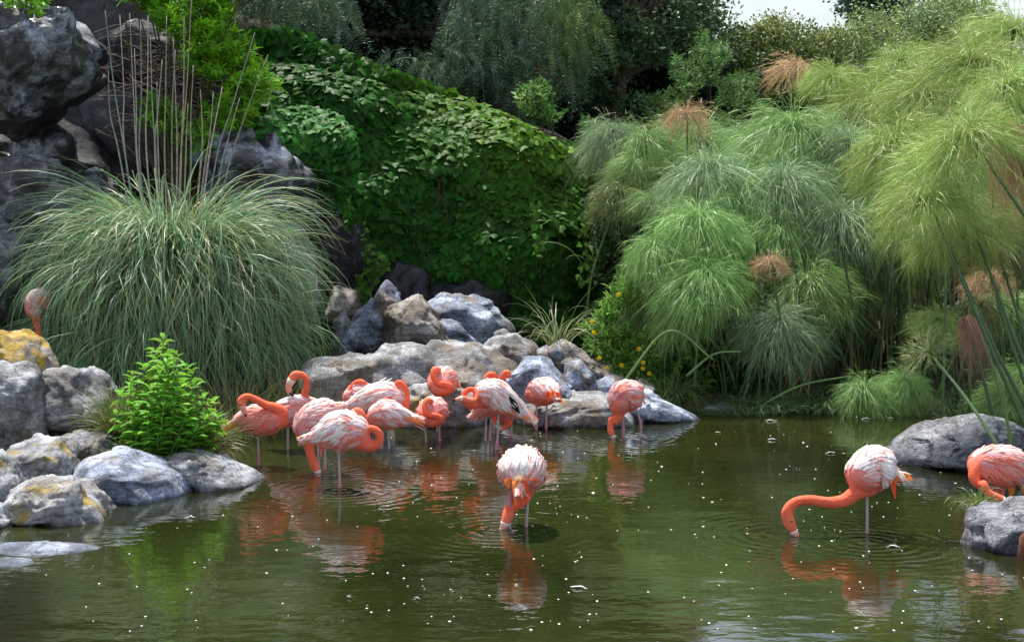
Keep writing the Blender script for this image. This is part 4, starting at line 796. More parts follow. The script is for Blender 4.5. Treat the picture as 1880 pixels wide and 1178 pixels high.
# sedge tufts, grasses -------------------------------------------------------------
def grass_thing(label, base, specs, cat='grass', name='grass_tuft', group=None):
    r_ = empty(name, base, label, cat, group); mb = MB()
    for s_ in specs: tuft(mb, np.array(base) + np.array(s_.pop('off', (0, 0, 0))), **s_)
    mb.build('blades', M_grass, r_, kind='stuff'); return r_
sedge = [(.05, .11, .02), (.09, .15, .03), (.17, .20, .05), (.28, .26, .10), (.07, .13, .04)]
p = P(245, 815, 11.25); grass_thing('bristly green and straw sedge tuft left of the leafy plant', p, [dict(n=750, L=.52, spread=1.3, width=.007, cols=sedge, droop=.22, rbase=.12, S=6, erect=.2), dict(n=350, L=.36, spread=1.9, width=.007, cols=sedge[2:], droop=.3, rbase=.12, S=6)], 'sedge', 'sedge_tuft')
p = P(352, 832, 10.95); grass_thing('bristly sedge tuft with straw coloured tips right of the leafy plant', p, [dict(n=700, L=.36, spread=1.6, width=.007, cols=sedge, droop=.25, rbase=.12, S=6, erect=.2, lean=(.18, 0, 0)), dict(n=350, L=.34, spread=1.9, width=.007, cols=[(.32, .25, .13), (.38, .31, .17), (.2, .2, .07)], droop=.35, rbase=.12, S=6, lean=(.25, -.1, 0))], 'sedge', 'sedge_tuft')
p = P(262, 850, 10.6); grass_thing('low yellow green grass under the leafy plant on the smooth slab', p, [dict(n=330, L=.22, spread=1.5, width=.008, cols=[(.12, .22, .03), (.3, .3, .06), (.07, .16, .03)], droop=.5, rbase=.17, S=6)])
p = P(1022, 645, 14.3); grass_thing('thin arching grass tuft on top of the rock dam in front of the ivy', p, [dict(n=75, L=.72, spread=.9, width=.010, cols=[(.2, .27, .1), (.38, .36, .25), (.13, .2, .06)], droop=.65, rbase=.08, S=10)])
p = P(1232, 740, 13.9); grass_thing('fine green sedge tuft at the bank below the yellow flowers', p, [dict(n=520, L=.40, spread=1.3, width=.006, cols=[(.08, .16, .03), (.14, .2, .06)], droop=.5, rbase=.12, S=7)], 'sedge', 'sedge_tuft')
p = P(1350, 765, 13.75); grass_thing('low mat of fine grass dipping into the water under the papyrus', p, [dict(n=500, L=.28, spread=1.6, width=.006, cols=[(.09, .17, .03), (.16, .24, .08)], droop=.6, rbase=.25, S=6, floor=.0)])
p = P(1795, 925, 9.15); grass_thing('small drooping green tuft at the water behind the flat topped rock', p, [dict(n=160, L=.17, spread=1.6, width=.004, cols=[(.1, .2, .03), (.2, .24, .07)], droop=.6, rbase=.05, S=6, floor=.0, lean=(-.2, 0, 0))])
p = P(585, 760, 12.9); grass_thing('sparse dark rushes standing in the water between pampas grass and rock ledge', (p[0], p[1], -.05), [dict(n=150, L=.72, spread=.5, width=.006, cols=[(.1, .13, .05), (.16, .15, .06)], droop=.15, rbase=.3, S=6, erect=.1)], 'rushes', 'rush_clump')
p = P(430, 790, 12.6); grass_thing('dark reeds at the water edge under the pampas grass', (p[0], p[1], -.03), [dict(n=420, L=.62, spread=.7, width=.007, cols=[(.08, .11, .04), (.14, .14, .05)], droop=.2, rbase=.45, S=6, erect=.1)], 'rushes', 'rush_clump')
p = P(1100, 500, 16.2); grass_thing('few long pale strap leaves in the gap right of the ivy', p, [dict(n=16, L=.6, spread=.7, width=.022, cols=[(.12, .2, .05)], droop=.4, rbase=.15, S=8)])

for i, (u, lb) in enumerate([(1400, 'low bank tuft just right of the flat stone'), (1475, 'low bank tuft in front of the straw canes'), (1540, 'low bank tuft where the flat cane ends'), (1625, 'low bank tuft behind the floating petals'), (1755, 'low bank tuft left behind the domed boulder'), (1840, 'low bank tuft right behind the domed boulder'), (1930, 'bank tuft cut off by the right edge')]):
    p = P(u, 758, 13.75 + .1 * (i % 2)); grass_thing(lb + ', drooping into the water', (p[0], p[1], .02), [dict(n=300, L=.27, spread=1.5, width=.006, cols=[(.10, .20, .05), (.17, .27, .10), (.06, .12, .03)], droop=.6, rbase=.3, S=7, floor=.0)])
# leafy bright green plant in the foreground -------------------------------------------------------------
def lance_leaf_mesh(w, tone):
    out = []
    for q in range(5):
        m_ = MB(); V, T = tmpl_lance(w); V = V * np.array([1, 1, 1 + .5 * q]); m_.add(V, T=T, C=np.tile(np.asarray(tone) * (1 + .1 * (q - 2)), (len(V), 1))); out.append(m_.mesh('leaf', M_leaf_obj, False))
    return out
def put_leaf(root, me, p, d, up, k, name='leaf'):
    from mathutils import Matrix
    d = U(np.asarray(d, float)); s = U(np.cross(d, up)); n_ = np.cross(s, d); q = p - np.array(root.location)
    o = bpy.data.objects.new(name, me); COL.objects.link(o); o.parent = root
    o.matrix_basis = Matrix(((s[0] * k, d[0] * k, n_[0] * k, q[0]), (s[1] * k, d[1] * k, n_[1] * k, q[1]), (s[2] * k, d[2] * k, n_[2] * k, q[2]), (0, 0, 0, 1))); return o
base = P(300, 846, 10.75); pl = empty('leafy_plant', base, 'bright green leafy plant with many upright stems growing on the near rocks', 'plant')
ml = lance_leaf_mesh(.20, (.19, .38, .04)); rest = MB(); cnt = 0
tops = [(300, 622, 0), (285, 645, .1), (322, 650, -.1), (262, 672, .05), (222, 722, .05), (243, 688, 0), (352, 682, .05), (392, 738, .05), (412, 775, 0), (214, 762, .0), (398, 765, -.1), (340, 672, .1), (305, 665, -.2), (240, 700, .12), (275, 710, -.22), (355, 705, -.1), (325, 715, -.25), (378, 725, 0), (250, 745, -.2), (345, 755, -.28), (380, 765, -.15), (232, 770, -.05), (300, 745, -.3), (365, 790, -.25), (270, 780, -.3), (310, 690, .2), (290, 800, -.33), (395, 790, -.05), (330, 800, -.33)]
for (ut, vt, dy) in tops:
    tp = P(ut, vt, 10.75 + dy); bb = base + np.array([(ut - 300) * .0022, dy * .5, 0]); pth = resample([bb, bb * .45 + tp * .55 + np.array([(300 - ut) * .0004, 0, 0]), tp], 16); mb = MB()
    tube(mb, pth, np.linspace(.006, .002, 16), (.14, .26, .05), 6); mb.build('stem', M_stem, pl)
    L = np.linalg.norm(tp - bb); nn = max(6, int(L / .038))
    for k in range(nn):
        f = .12 + .88 * (k + 1) / nn; pp = np.array([np.interp(f * 15, np.arange(16), pth[:, i]) for i in range(3)]); a = k * 1.57 + rng.uniform(0, .6) + ut
        for sg in (0, math.pi):
            aa = a + sg + rng.normal() * .2; d = np.array([math.cos(aa), math.sin(aa), .35 + .5 * (f > .9) - .25 * rng.uniform()]); sz = (.128 - .05 * max(0, f - .7) / .3) * rng.uniform(.75, 1.2)
            if cnt < 300: put_leaf(pl, ml[cnt % 5], pp, d, np.array([0, -.15, 1.0]), sz)
            else: leaves(rest, pp[None], d[None], np.array([[0, -.15, 1.0]]), np.array([sz]), jit((.13, .36, .03), 1), LANCE)
            cnt += 1
if rest.n: rest.build('foliage', M_leaf, pl, kind='stuff')

# shrubs made of leafy shoots -------------------------------------------------------------
def shrub(label, name, cat, base, poly, Y, depth, nshoot, tm, leafsize, per, cols, stemcol=(.1, .08, .04), holes=-.2, hs=.02, shoot_up=.5, nbr=14, group=None, seedn=3, flowers=0, limb=.02):
    root = empty(name, base, label, cat, group); uv = sample_poly(poly, nshoot * 2); dn = fbm(np.column_stack([uv * hs, np.zeros(len(uv))]), 3, seedn)
    uv = uv[dn > holes][:nshoot]; n = len(uv); D = Y + depth * (rng.uniform(-1, 1, n)); lumpy = .35 * depth * fbm(np.column_stack([uv * hs * .7, D * .5]), 2, seedn + 4); c = Pv(uv[:, 0], uv[:, 1], D + lumpy)
    ctr = c.mean(0); ctr[2] -= .3 * (c[:, 2].max() - c[:, 2].min()); out = U(c - ctr + np.array([0, -.4 * depth, 0])); ax = U(out * .8 + np.array([0, -.1, shoot_up]) + rng.normal(size=(n, 3)) * .35)
    ci = np.repeat(np.arange(n), per); m = len(ci); t = rng.uniform(0, 1, m)
    rv = rng.normal(size=(m, 3)); rv -= ax[ci] * (rv * ax[ci]).sum(1, keepdims=True); rv = U(rv)
    pos = c[ci] + ax[ci] * (t * leafsize * 1.3)[:, None]; d = U(rv * (1.1 - .6 * t[:, None]) + ax[ci] * .7); nr = U(ax[ci] * .8 + np.array([0, -.2, .4]) - rv * .3)
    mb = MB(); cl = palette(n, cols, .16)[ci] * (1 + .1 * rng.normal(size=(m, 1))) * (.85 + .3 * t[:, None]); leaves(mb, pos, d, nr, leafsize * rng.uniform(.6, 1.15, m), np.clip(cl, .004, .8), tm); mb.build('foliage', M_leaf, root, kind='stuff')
    mb = MB(); b = np.array(base)
    for i in rng.integers(0, n, nbr):
        tp = c[i]; mid = b * .45 + tp * .55 + rng.normal(size=3) * .08 + np.array([0, 0, .05]); tube(mb, resample([b + rng.normal(size=3) * .03, mid, tp], 9), np.linspace(limb, limb * .2, 9), stemcol, 6)
    mb.build('branches', M_bark, root)
    return root, c, ax
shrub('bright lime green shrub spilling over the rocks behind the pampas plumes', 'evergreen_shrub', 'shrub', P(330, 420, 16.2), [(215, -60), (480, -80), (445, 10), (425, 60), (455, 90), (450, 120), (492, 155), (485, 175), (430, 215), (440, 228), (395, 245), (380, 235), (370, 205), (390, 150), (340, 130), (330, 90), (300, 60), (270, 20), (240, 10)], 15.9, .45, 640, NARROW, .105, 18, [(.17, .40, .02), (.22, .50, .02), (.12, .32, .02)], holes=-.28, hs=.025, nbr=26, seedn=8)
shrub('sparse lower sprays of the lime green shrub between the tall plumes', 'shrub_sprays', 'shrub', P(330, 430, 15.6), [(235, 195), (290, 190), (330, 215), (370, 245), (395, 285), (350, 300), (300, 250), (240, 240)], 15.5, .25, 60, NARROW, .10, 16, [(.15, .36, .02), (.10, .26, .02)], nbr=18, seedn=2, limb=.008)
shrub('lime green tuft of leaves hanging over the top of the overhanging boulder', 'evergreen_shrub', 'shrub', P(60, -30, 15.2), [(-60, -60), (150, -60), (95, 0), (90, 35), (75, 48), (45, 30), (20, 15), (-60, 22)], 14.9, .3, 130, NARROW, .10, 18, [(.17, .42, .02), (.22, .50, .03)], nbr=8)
r_, c_, a_ = shrub('bush with narrow pale green leaves and yellow flowers beside the rock dam', 'flowering_bush', 'bush', P(1165, 720, 14.4), [(1085, 585), (1120, 570), (1130, 540), (1150, 512), (1170, 545), (1200, 590), (1260, 610), (1290, 650), (1290, 710), (1220, 715), (1170, 700), (1120, 675), (1090, 640)], 14.35, .3, 330, NARROW, .085, 13, [(.12, .25, .04), (.17, .32, .05), (.08, .2, .03)], nbr=24, limb=.006, stemcol=(.1, .2, .04))
for (u, v) in [(1136, 540), (1087, 590), (1200, 628), (1173, 640), (1100, 657), (1115, 675), (1141, 670), (1181, 665), (1180, 676), (1192, 685), (1090, 610), (1150, 700)]:
    p = P(u, v, 13.98); mb = MB(); ang = np.arange(5) * 2 * math.pi / 5 + rng.uniform(0, 1); d = np.column_stack([np.cos(ang), -.35 + 0 * ang, np.sin(ang)])
    leaves(mb, np.tile(p, (5, 1)), d, np.tile([0, -1, .2], (5, 1)), np.full(5, .024), np.tile([.80, .55, .01], (5, 1)), tmpl_rhomb(.42)); V, T = ico(1); mb.add(V * .008 + p + (0, -.008, 0), T=T, C=(.7, .35, .01)); mb.build('flower', M_leaf, r_)
shrub('dark glossy broad leaved bush at the bank under the papyrus', 'leafy_bush', 'bush', P(1310, 745, 14.6), [(1200, 660), (1260, 615), (1330, 620), (1390, 650), (1400, 740), (1330, 750), (1230, 735)], 14.6, .3, 300, LANCE, .10, 10, [(.03, .07, .015), (.05, .10, .025), (.02, .05, .012)], nbr=14, limb=.008)
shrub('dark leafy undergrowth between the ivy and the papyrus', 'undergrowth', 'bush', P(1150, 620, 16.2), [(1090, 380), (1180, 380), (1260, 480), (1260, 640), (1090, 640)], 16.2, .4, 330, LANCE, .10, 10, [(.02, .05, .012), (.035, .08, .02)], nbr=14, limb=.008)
shrub('pale green climbing shrub where the ivy meets the papyrus', 'climbing_shrub', 'shrub', P(1020, 330, 18.2), [(955, 200), (985, 165), (1015, 180), (1010, 215), (1060, 230), (1100, 250), (1130, 290), (1060, 290), (1000, 245)], 18.0, .3, 170, LANCE, .10, 10, [(.10, .22, .05), (.15, .28, .07)], nbr=12, limb=.01)
shrub('fresh green feathery shrub rising behind the pale dried umbel', 'feathery_shrub', 'shrub', P(1290, 290, 20.5), [(1180, 215), (1200, 150), (1225, 175), (1240, 105), (1262, 125), (1288, 62), (1308, 105), (1326, 78), (1346, 135), (1385, 150), (1420, 235), (1230, 265)], 20.5, .9, 520, NARROW, .085, 12, [(.10, .21, .05), (.15, .28, .08), (.07, .15, .04)], holes=-.05, hs=.03, nbr=14, limb=.015)

# trees -------------------------------------------------------------
def tree(label, base, polys, Y, depth, nclump, rclump, per, leaf, cols, trunk=.14, tm=RHOMB, holes=-.25, hs=.008, seedn=1, barkc=(.09, .07, .05), name='tree', cat='tree', limbs=22, extra=None):
    root = empty(name, base, label, cat, None); b = np.array(base); uv = np.concatenate([sample_poly(p_, int(nclump * 1.6)) for p_ in polys])[:int(nclump * 1.6)]
    dn = fbm(np.column_stack([uv * hs, np.zeros(len(uv))]), 3, seedn); uv = uv[dn > holes][:nclump]; n = len(uv); D = Y + depth * rng.uniform(-1, 1, n); c = Pv(uv[:, 0], uv[:, 1], D)
    ci = np.repeat(np.arange(n), per); m = len(ci); off = rng.normal(size=(m, 3)); off = U(off) * (rng.uniform(0, 1, m) ** .45)[:, None] * rclump * (rng.uniform(.6, 1.3, n)[ci])[:, None] * np.array([1, 1, .62])
    pos = c[ci] + off; nr = U(off * np.array([1, 1, 1.5]) / rclump + np.array([0, -.1, .5]) + rng.normal(size=(m, 3)) * .5); d = rng.normal(size=(m, 3)) + off / rclump
    mb = MB(); cl = palette(n, cols, .16)[ci] * (1 + .12 * rng.normal(size=(m, 1))); leaves(mb, pos, d, nr, leaf * rng.uniform(.6, 1.3, m), np.clip(cl, .004, .8), tm); mb.build('crown', M_tree, root, kind='stuff')
    top = c[c[:, 2].argmax()]; ctr = c.mean(0); mb = MB(); fork = b * .55 + ctr * .45; tube(mb, resample([b - (0, 0, .2), b * .7 + ctr * .3 + rng.normal(size=3) * .15, fork, ctr, ctr * .4 + top * .6], 18), np.linspace(trunk, trunk * .25, 18) * (1 + .08 * rng.normal(size=18)), barkc, 10); mb.build('trunk', M_bark, root)
    for i in rng.integers(0, n, limbs):
        mb = MB(); f = rng.uniform(.1, .9); st = fork * (1 - f) + ctr * f; mid = st * .5 + c[i] * .5 + rng.normal(size=3) * np.array([.25, .25, .2]); tube(mb, resample([st, mid, c[i]], 9), np.linspace(trunk * .35, trunk * .06, 9), barkc, 6); mb.build('limb', M_bark, root)
    return root, c
# pepper tree with hanging compound fronds
pr, pcn = tree('dark weeping pepper tree hanging over the ivy, filling the top centre', P(1015, 300, 20.8), [[(380, -320), (1120, -320), (1100, 60), (1060, 110), (1010, 120), (960, 130), (900, 110), (840, 100), (760, 80), (700, 90), (560, 80), (470, 60), (380, 60)]], 21.6, 1.0, 520, .5, 90, .10, [(.018, .045, .016), (.028, .062, .022), (.012, .03, .012)], trunk=.2, seedn=5, holes=-.6)
def fronds(root, poly, Y, depth, n, L, cols, droop=1.0, pairs=13, ll=.055, seedn=1, nm='fronds'):
    uv = sample_poly(poly, n * 2); dn = fbm(np.column_stack([uv * np.array([.02, .006]), np.zeros(len(uv))]), 3, seedn); uv = uv[dn > -.25][:n]; n = len(uv)
    p0 = Pv(uv[:, 0], uv[:, 1], Y + depth * rng.uniform(-1, 1, n)); a = rng.uniform(0, 2 * math.pi, n); h = np.column_stack([np.cos(a), np.sin(a) - .3, .3 * rng.normal(size=n)]); LL = L * rng.uniform(.7, 1.3, n)
    s = np.linspace(0, 1, pairs + 2)[None, :, None]; pth = p0[:, None] + LL[:, None, None] * (h[:, None] * (.35 + .6 * rng.uniform(size=(n, 1, 1)) ** 1.5) * s ** .7 * (1 - .3 * s) + rng.normal(size=(n, 1, 3)) * .12 * s ** 2 + np.array([0, 0, -1.0]) * droop * rng.uniform(.35, 1.0, (n, 1, 1)) * s ** 1.5)
    c = palette(n, cols, .2); mb = MB(); ribbons(mb, pth, np.full(pth.shape[:2], .005), c * .9)
    tg = U(np.gradient(pth, axis=1)); sd = U(np.cross(tg, rng.normal(size=(n, 1, 3)) * .4 + np.array([0, -1, .1])))
    for sg in (-1, 1):
        q = pth[:, 1:-1].reshape(-1, 3); d = (sd * sg + tg * .75)[:, 1:-1].reshape(-1, 3) + rng.normal(size=(len(q), 3)) * .12; m = len(q); leaves(mb, q, d, np.tile([0, -.8, .5], (m, 1)) + rng.normal(size=(m, 3)) * .3, ll * rng.uniform(.7, 1.1, m), np.repeat(c, pairs, 0), tmpl_rhomb(.11))
    mb.build(nm, M_tree, root, kind='stuff')
fronds(pr, [(430, -40), (1090, -40), (1085, 90), (1050, 130), (1020, 170), (985, 190), (940, 175), (900, 150), (860, 140), (820, 140), (760, 120), (690, 90), (620, 60), (540, 40), (430, 50)], 19.4, .7, 1500, .50, [(.07, .14, .08), (.11, .20, .12), (.045, .09, .045), (.08, .17, .06)], seedn=4)
fronds(pr, [(1000, -30), (1095, -30), (1085, 60), (1040, 110), (1005, 70)], 18.9, .4, 170, .5, [(.12, .22, .04), (.08, .16, .04)], seedn=6, nm='young_fronds')
mb = MB()
for q in range(14):
    u = rng.uniform(470, 560) if q < 6 else rng.uniform(960, 1060); v = rng.uniform(20, 60) if q < 6 else rng.uniform(100, 160); p = P(u, v, 18.9); k = 12
    leaves(mb, p + rng.normal(size=(k, 3)) * .05, rng.normal(size=(k, 3)) + np.array([0, 0, -1]), rng.normal(size=(k, 3)), np.full(k, .04), jit((.30, .10, .05) if q > 5 else (.2, .12, .08), k), RHOMB)
mb.build('berries', M_leaf, pr, kind='stuff')
tree('dense dark tree standing behind the weeping pepper tree', P(760, 330, 25.5), [[(350, -260), (1270, -260), (1270, 60), (1360, 150), (1410, 270), (1080, 310), (900, 200), (500, 120)]], 25.5, 1.0, 760, .55, 90, .13, [(.02, .05, .02), (.035, .07, .03)], trunk=.2, seedn=31, holes=-.9, limbs=24)
tree('mid green tree with dark tangled limbs between pepper tree and sky gap', P(1120, 330, 23.5), [[(1040, -150), (1300, -150), (1318, 20), (1320, 70), (1300, 110), (1240, 150), (1200, 190), (1130, 200), (1060, 190), (1030, 100)]], 23.5, 1.5, 300, .36, 80, .075, [(.06, .13, .045), (.09, .18, .07), (.04, .09, .03)], trunk=.16, seedn=12, holes=-.12, hs=.014, limbs=40)
tree('olive tree with yellowish crown just left of the sky gap', P(1430, 300, 26), [[(1345, 70), (1380, 60), (1420, 35), (1460, 45), (1480, 65), (1540, 60), (1560, 120), (1540, 210), (1330, 230), (1325, 130)]], 26, 1.2, 480, .33, 80, .065, [(.13, .19, .05), (.18, .22, .05), (.08, .14, .04)], trunk=.09, seedn=14, holes=-.6, hs=.02, limbs=36)
tree('small dark crowned tree showing at the very top right of the sky gap', P(1580, 250, 30), [[(1545, -60), (1680, -60), (1660, 10), (1600, 45), (1550, 30)]], 30, 1.0, 80, .35, 80, .08, [(.03, .085, .05), (.05, .12, .06)], trunk=.14, seedn=15, holes=-.3)
tree('spreading pale green tree on the slope behind the papyrus at the top right', P(1700, 300, 27), [[(1500, 90), (1560, 60), (1620, 20), (1700, 0), (1780, 0), (1830, 30), (1850, 90), (1880, 160), (1700, 200), (1500, 180)]], 27, 1.8, 420, .40, 80, .065, [(.19, .28, .09), (.25, .34, .11), (.13, .20, .07)], trunk=.16, seedn=16, holes=-.3, hs=.015, limbs=44)
tree('brown twiggy dark tree in the shade behind the lime green shrub', P(250, 330, 18.6), [[(120, -200), (480, -200), (470, 60), (400, 160), (260, 200), (150, 130)]], 18.4, .8, 160, .35, 50, .06, [(.03, .04, .015), (.05, .05, .02), (.02, .035, .012)], trunk=.10, seedn=17, limbs=70, holes=-.5)
tree('dark tree beyond the top left boulder, unseen crown added to shade the rocks', P(-60, 60, 18.5), [[(-400, -470), (330, -470), (300, -160), (130, -120), (100, -20), (-400, 0)]], 18.8, .9, 200, .45, 70, .09, [(.02, .05, .015), (.03, .07, .02)], trunk=.16, seedn=18, holes=-.6)  # crown extended out of view above the rocks to shade them
mb = MB()   # tangle of dead twigs behind the plumes
for i in range(130):
    u0, v0 = rng.uniform(170, 330), rng.uniform(60, 250); L = rng.uniform(.3, .9); a = rng.uniform(-.9, .5); p0 = P(u0, v0, 16.4 + rng.uniform(-.3, .3)); d = np.array([math.cos(a), rng.normal() * .3, math.sin(a)]); tube(mb, resample([p0, p0 + d * L * .5 + rng.normal(size=3) * .05, p0 + d * L + (0, 0, -.12)], 7), np.linspace(.006, .002, 7), (.13, .10, .09), 4, cap=False)
o = mb.build('dead_brushwood', M_bark); tag(o, 'tangle of dead grey brown twigs behind the tall plumes', 'brushwood', kind='stuff')
mb = MB()   # the far wood
for i in range(7):
    n = 5200; th = rng.uniform(-1, 1, n); x = th * 40; y = 34 + rng.uniform(0, 10, n); ht = 3.2 + 1.6 * fbm(np.stack([x * .12, 0 * x, 0 * x], -1), 3, 40) + rng.normal(size=n) * .2; z = rng.uniform(0, 1, n) ** .6 * ht + 1.0; ht2 = np.where(np.abs(x / y * FPX + CX - 1450) < 105, .86, 1.0); z = z * ht2
    leaves(mb, np.stack([x, y, z], -1), rng.normal(size=(n, 3)), rng.normal(size=(n, 3)) + np.array([0, -.6, .8]), rng.uniform(.12, .3, n), palette(n, [(.05, .11, .04), (.08, .15, .05), (.04, .08, .03)]), RHOMB)
o = mb.build('far_wood', M_tree); tag(o, 'distant wood of mixed green trees closing the view behind the pond', 'wood', kind='stuff')

# papyrus -------------------------------------------------------------
def umbel_mesh(kind, sd):
    r = np.random.default_rng(sd); mb = MB()
    n, tmax, droop, cols, wd = dict(green=(860, 1.8, .72, [(.20, .36, .11), (.30, .46, .18), (.14, .28, .08), (.25, .40, .12)], .0036), blue=(880, 1.85, .75, [(.22, .34, .18), (.32, .44, .27), (.16, .27, .13), (.27, .38, .19)], .0036),
        yellow=(820, 1.8, .6, [(.25, .40, .09), (.34, .47, .13), (.19, .33, .07), (.36, .38, .14)], .0036), dried=(330, 2.0, .75, [(.42, .25, .15), (.52, .36, .22), (.33, .19, .11), (.5, .38, .2)], .005),
        hanging=(420, 1.2, 2.3, [(.36, .19, .12), (.45, .26, .17), (.28, .15, .10)], .005), spiky=(260, 1.75, .18, [(.19, .28, .10), (.33, .35, .14), (.14, .24, .08)], .006), olive=(480, 1.9, .75, [(.11, .15, .04), (.17, .19, .06), (.08, .13, .04)], .0055))[kind]
    ct = 1 - (1 - math.cos(tmax)) * r.uniform(0, 1, n) ** .8; th = np.arccos(ct); a = r.uniform(0, 2 * math.pi, n); d = np.stack([np.sin(th) * np.cos(a), np.sin(th) * np.sin(a), np.cos(th)], -1)
    L = r.uniform(.75, 1.1, n); S = 8; s = np.linspace(0, 1, S)[None, :, None]; dr = droop * r.uniform(.6, 1.4, n)[:, None, None]; w1 = r.normal(size=(n, 1, 3)) * .15 + r.normal(size=3) * .06
    p = L[:, None, None] * (d[:, None] * s * (1 - .14 * s * dr) + np.array([0, 0, -1.0]) * dr * s ** 2.1 + w1 * s ** 2); c = np.asarray(cols)[r.integers(0, len(cols), n)] * (1 + .15 * r.normal(size=(n, 1)))
    w = wd * 1.9 * np.interp(np.linspace(0, 1, S), [0, .1, .7, 1], [1.2, 1, .8, .3])[None] * np.ones((n, 1)); global rng; keep = rng; rng = r
    ribbons(mb, p, w, np.clip(c, .01, .8))
    for q in range(3 if kind not in ('hanging',) else 1):      # the rays split into thread-like bractlets
        k0 = p[:, 5]; tg = U(p[:, 6] - p[:, 4]); dv = U(tg + r.normal(size=(n, 3)) * .5); LL = r.uniform(.12, .34, n)[:, None, None]; s2 = np.linspace(0, 1, 4)[None, :, None]
        pp = k0[:, None] + LL * (dv[:, None] * s2 + np.array([0, 0, -1.0]) * droop * .45 * s2 ** 2); ribbons(mb, pp, wd * 1.5 * np.array([[1, .9, .7, .2]]) * np.ones((n, 1)), np.clip(c * np.array([1.12, 1.1, 1.0]), .01, .8))
    rng = keep
    for q in range(9): # brown bracts round the node
        aa = q * .7; e = np.array([math.cos(aa) * .07, math.sin(aa) * .07, -.03 + .05 * (q % 2)]); ribbons(mb, np.linspace([0, 0, 0], e, 4)[None], np.array([[.03, .035, .02, .004]]), np.array([[.12, .055, .03]]))
    return mb.mesh('umbel', M_pap, False)
UMB = {k: [umbel_mesh(k, 100 + 10 * i + j) for j in range(nv)] for i, (k, nv) in enumerate(dict(green=4, blue=4, yellow=4, dried=2, hanging=2, spiky=2, olive=2).items())}
PAPG = 'papyrus stalks on the far bank'
def papyrus(u, v, Y, R, kind, label, base=None, lean=None, stem=.011, bend=0.0, group=PAPG, stemcol=(.07, .13, .03), ctrl=None):
    node = P(u, v, Y)
    if base is None: bx = node[0] + rng.normal() * .25; by = Y + rng.uniform(0, .25); bz = float(ground_z(np.array([bx]), np.array([by]))[0]) - .05; b = np.array([bx, by, bz])
    else: b = np.array(base, float)
    root = empty('papyrus', b, label, 'papyrus', group); mb = MB(); mid = b * .5 + node * .5 + (np.array([rng.normal() * .05, 0, .03]) if ctrl is None else np.asarray(ctrl)); path = resample([b, mid, node], 14)
    tube(mb, path, np.linspace(stem * 1.4, stem * .75, 14), np.linspace(np.asarray(stemcol) * .9, np.asarray(stemcol) * 1.15, 14), 7); mb.build('stem', M_stem, root)
    um = bpy.data.objects.new('umbel', random.choice(UMB[kind])); COL.objects.link(um); um.parent = root; um['kind'] = 'stuff'
    um.location = [float(x) for x in (node - b)]; s = 1.03 * R * Y / FPX; um.scale = (s, s, s * rng.uniform(.85, 1.0)); ax = U(path[-1] - path[-3]) if lean is None else U(np.asarray(lean, float)); q = Vector([float(x) for x in ax * .55 + np.array([rng.normal() * .16, -.22 + rng.normal() * .12, .6])]).to_track_quat('Z', 'Y')
    um.rotation_mode = 'QUATERNION'; from mathutils import Quaternion; um.rotation_quaternion = q @ Quaternion((0, 0, 1), rng.uniform(0, 6.28)); return root
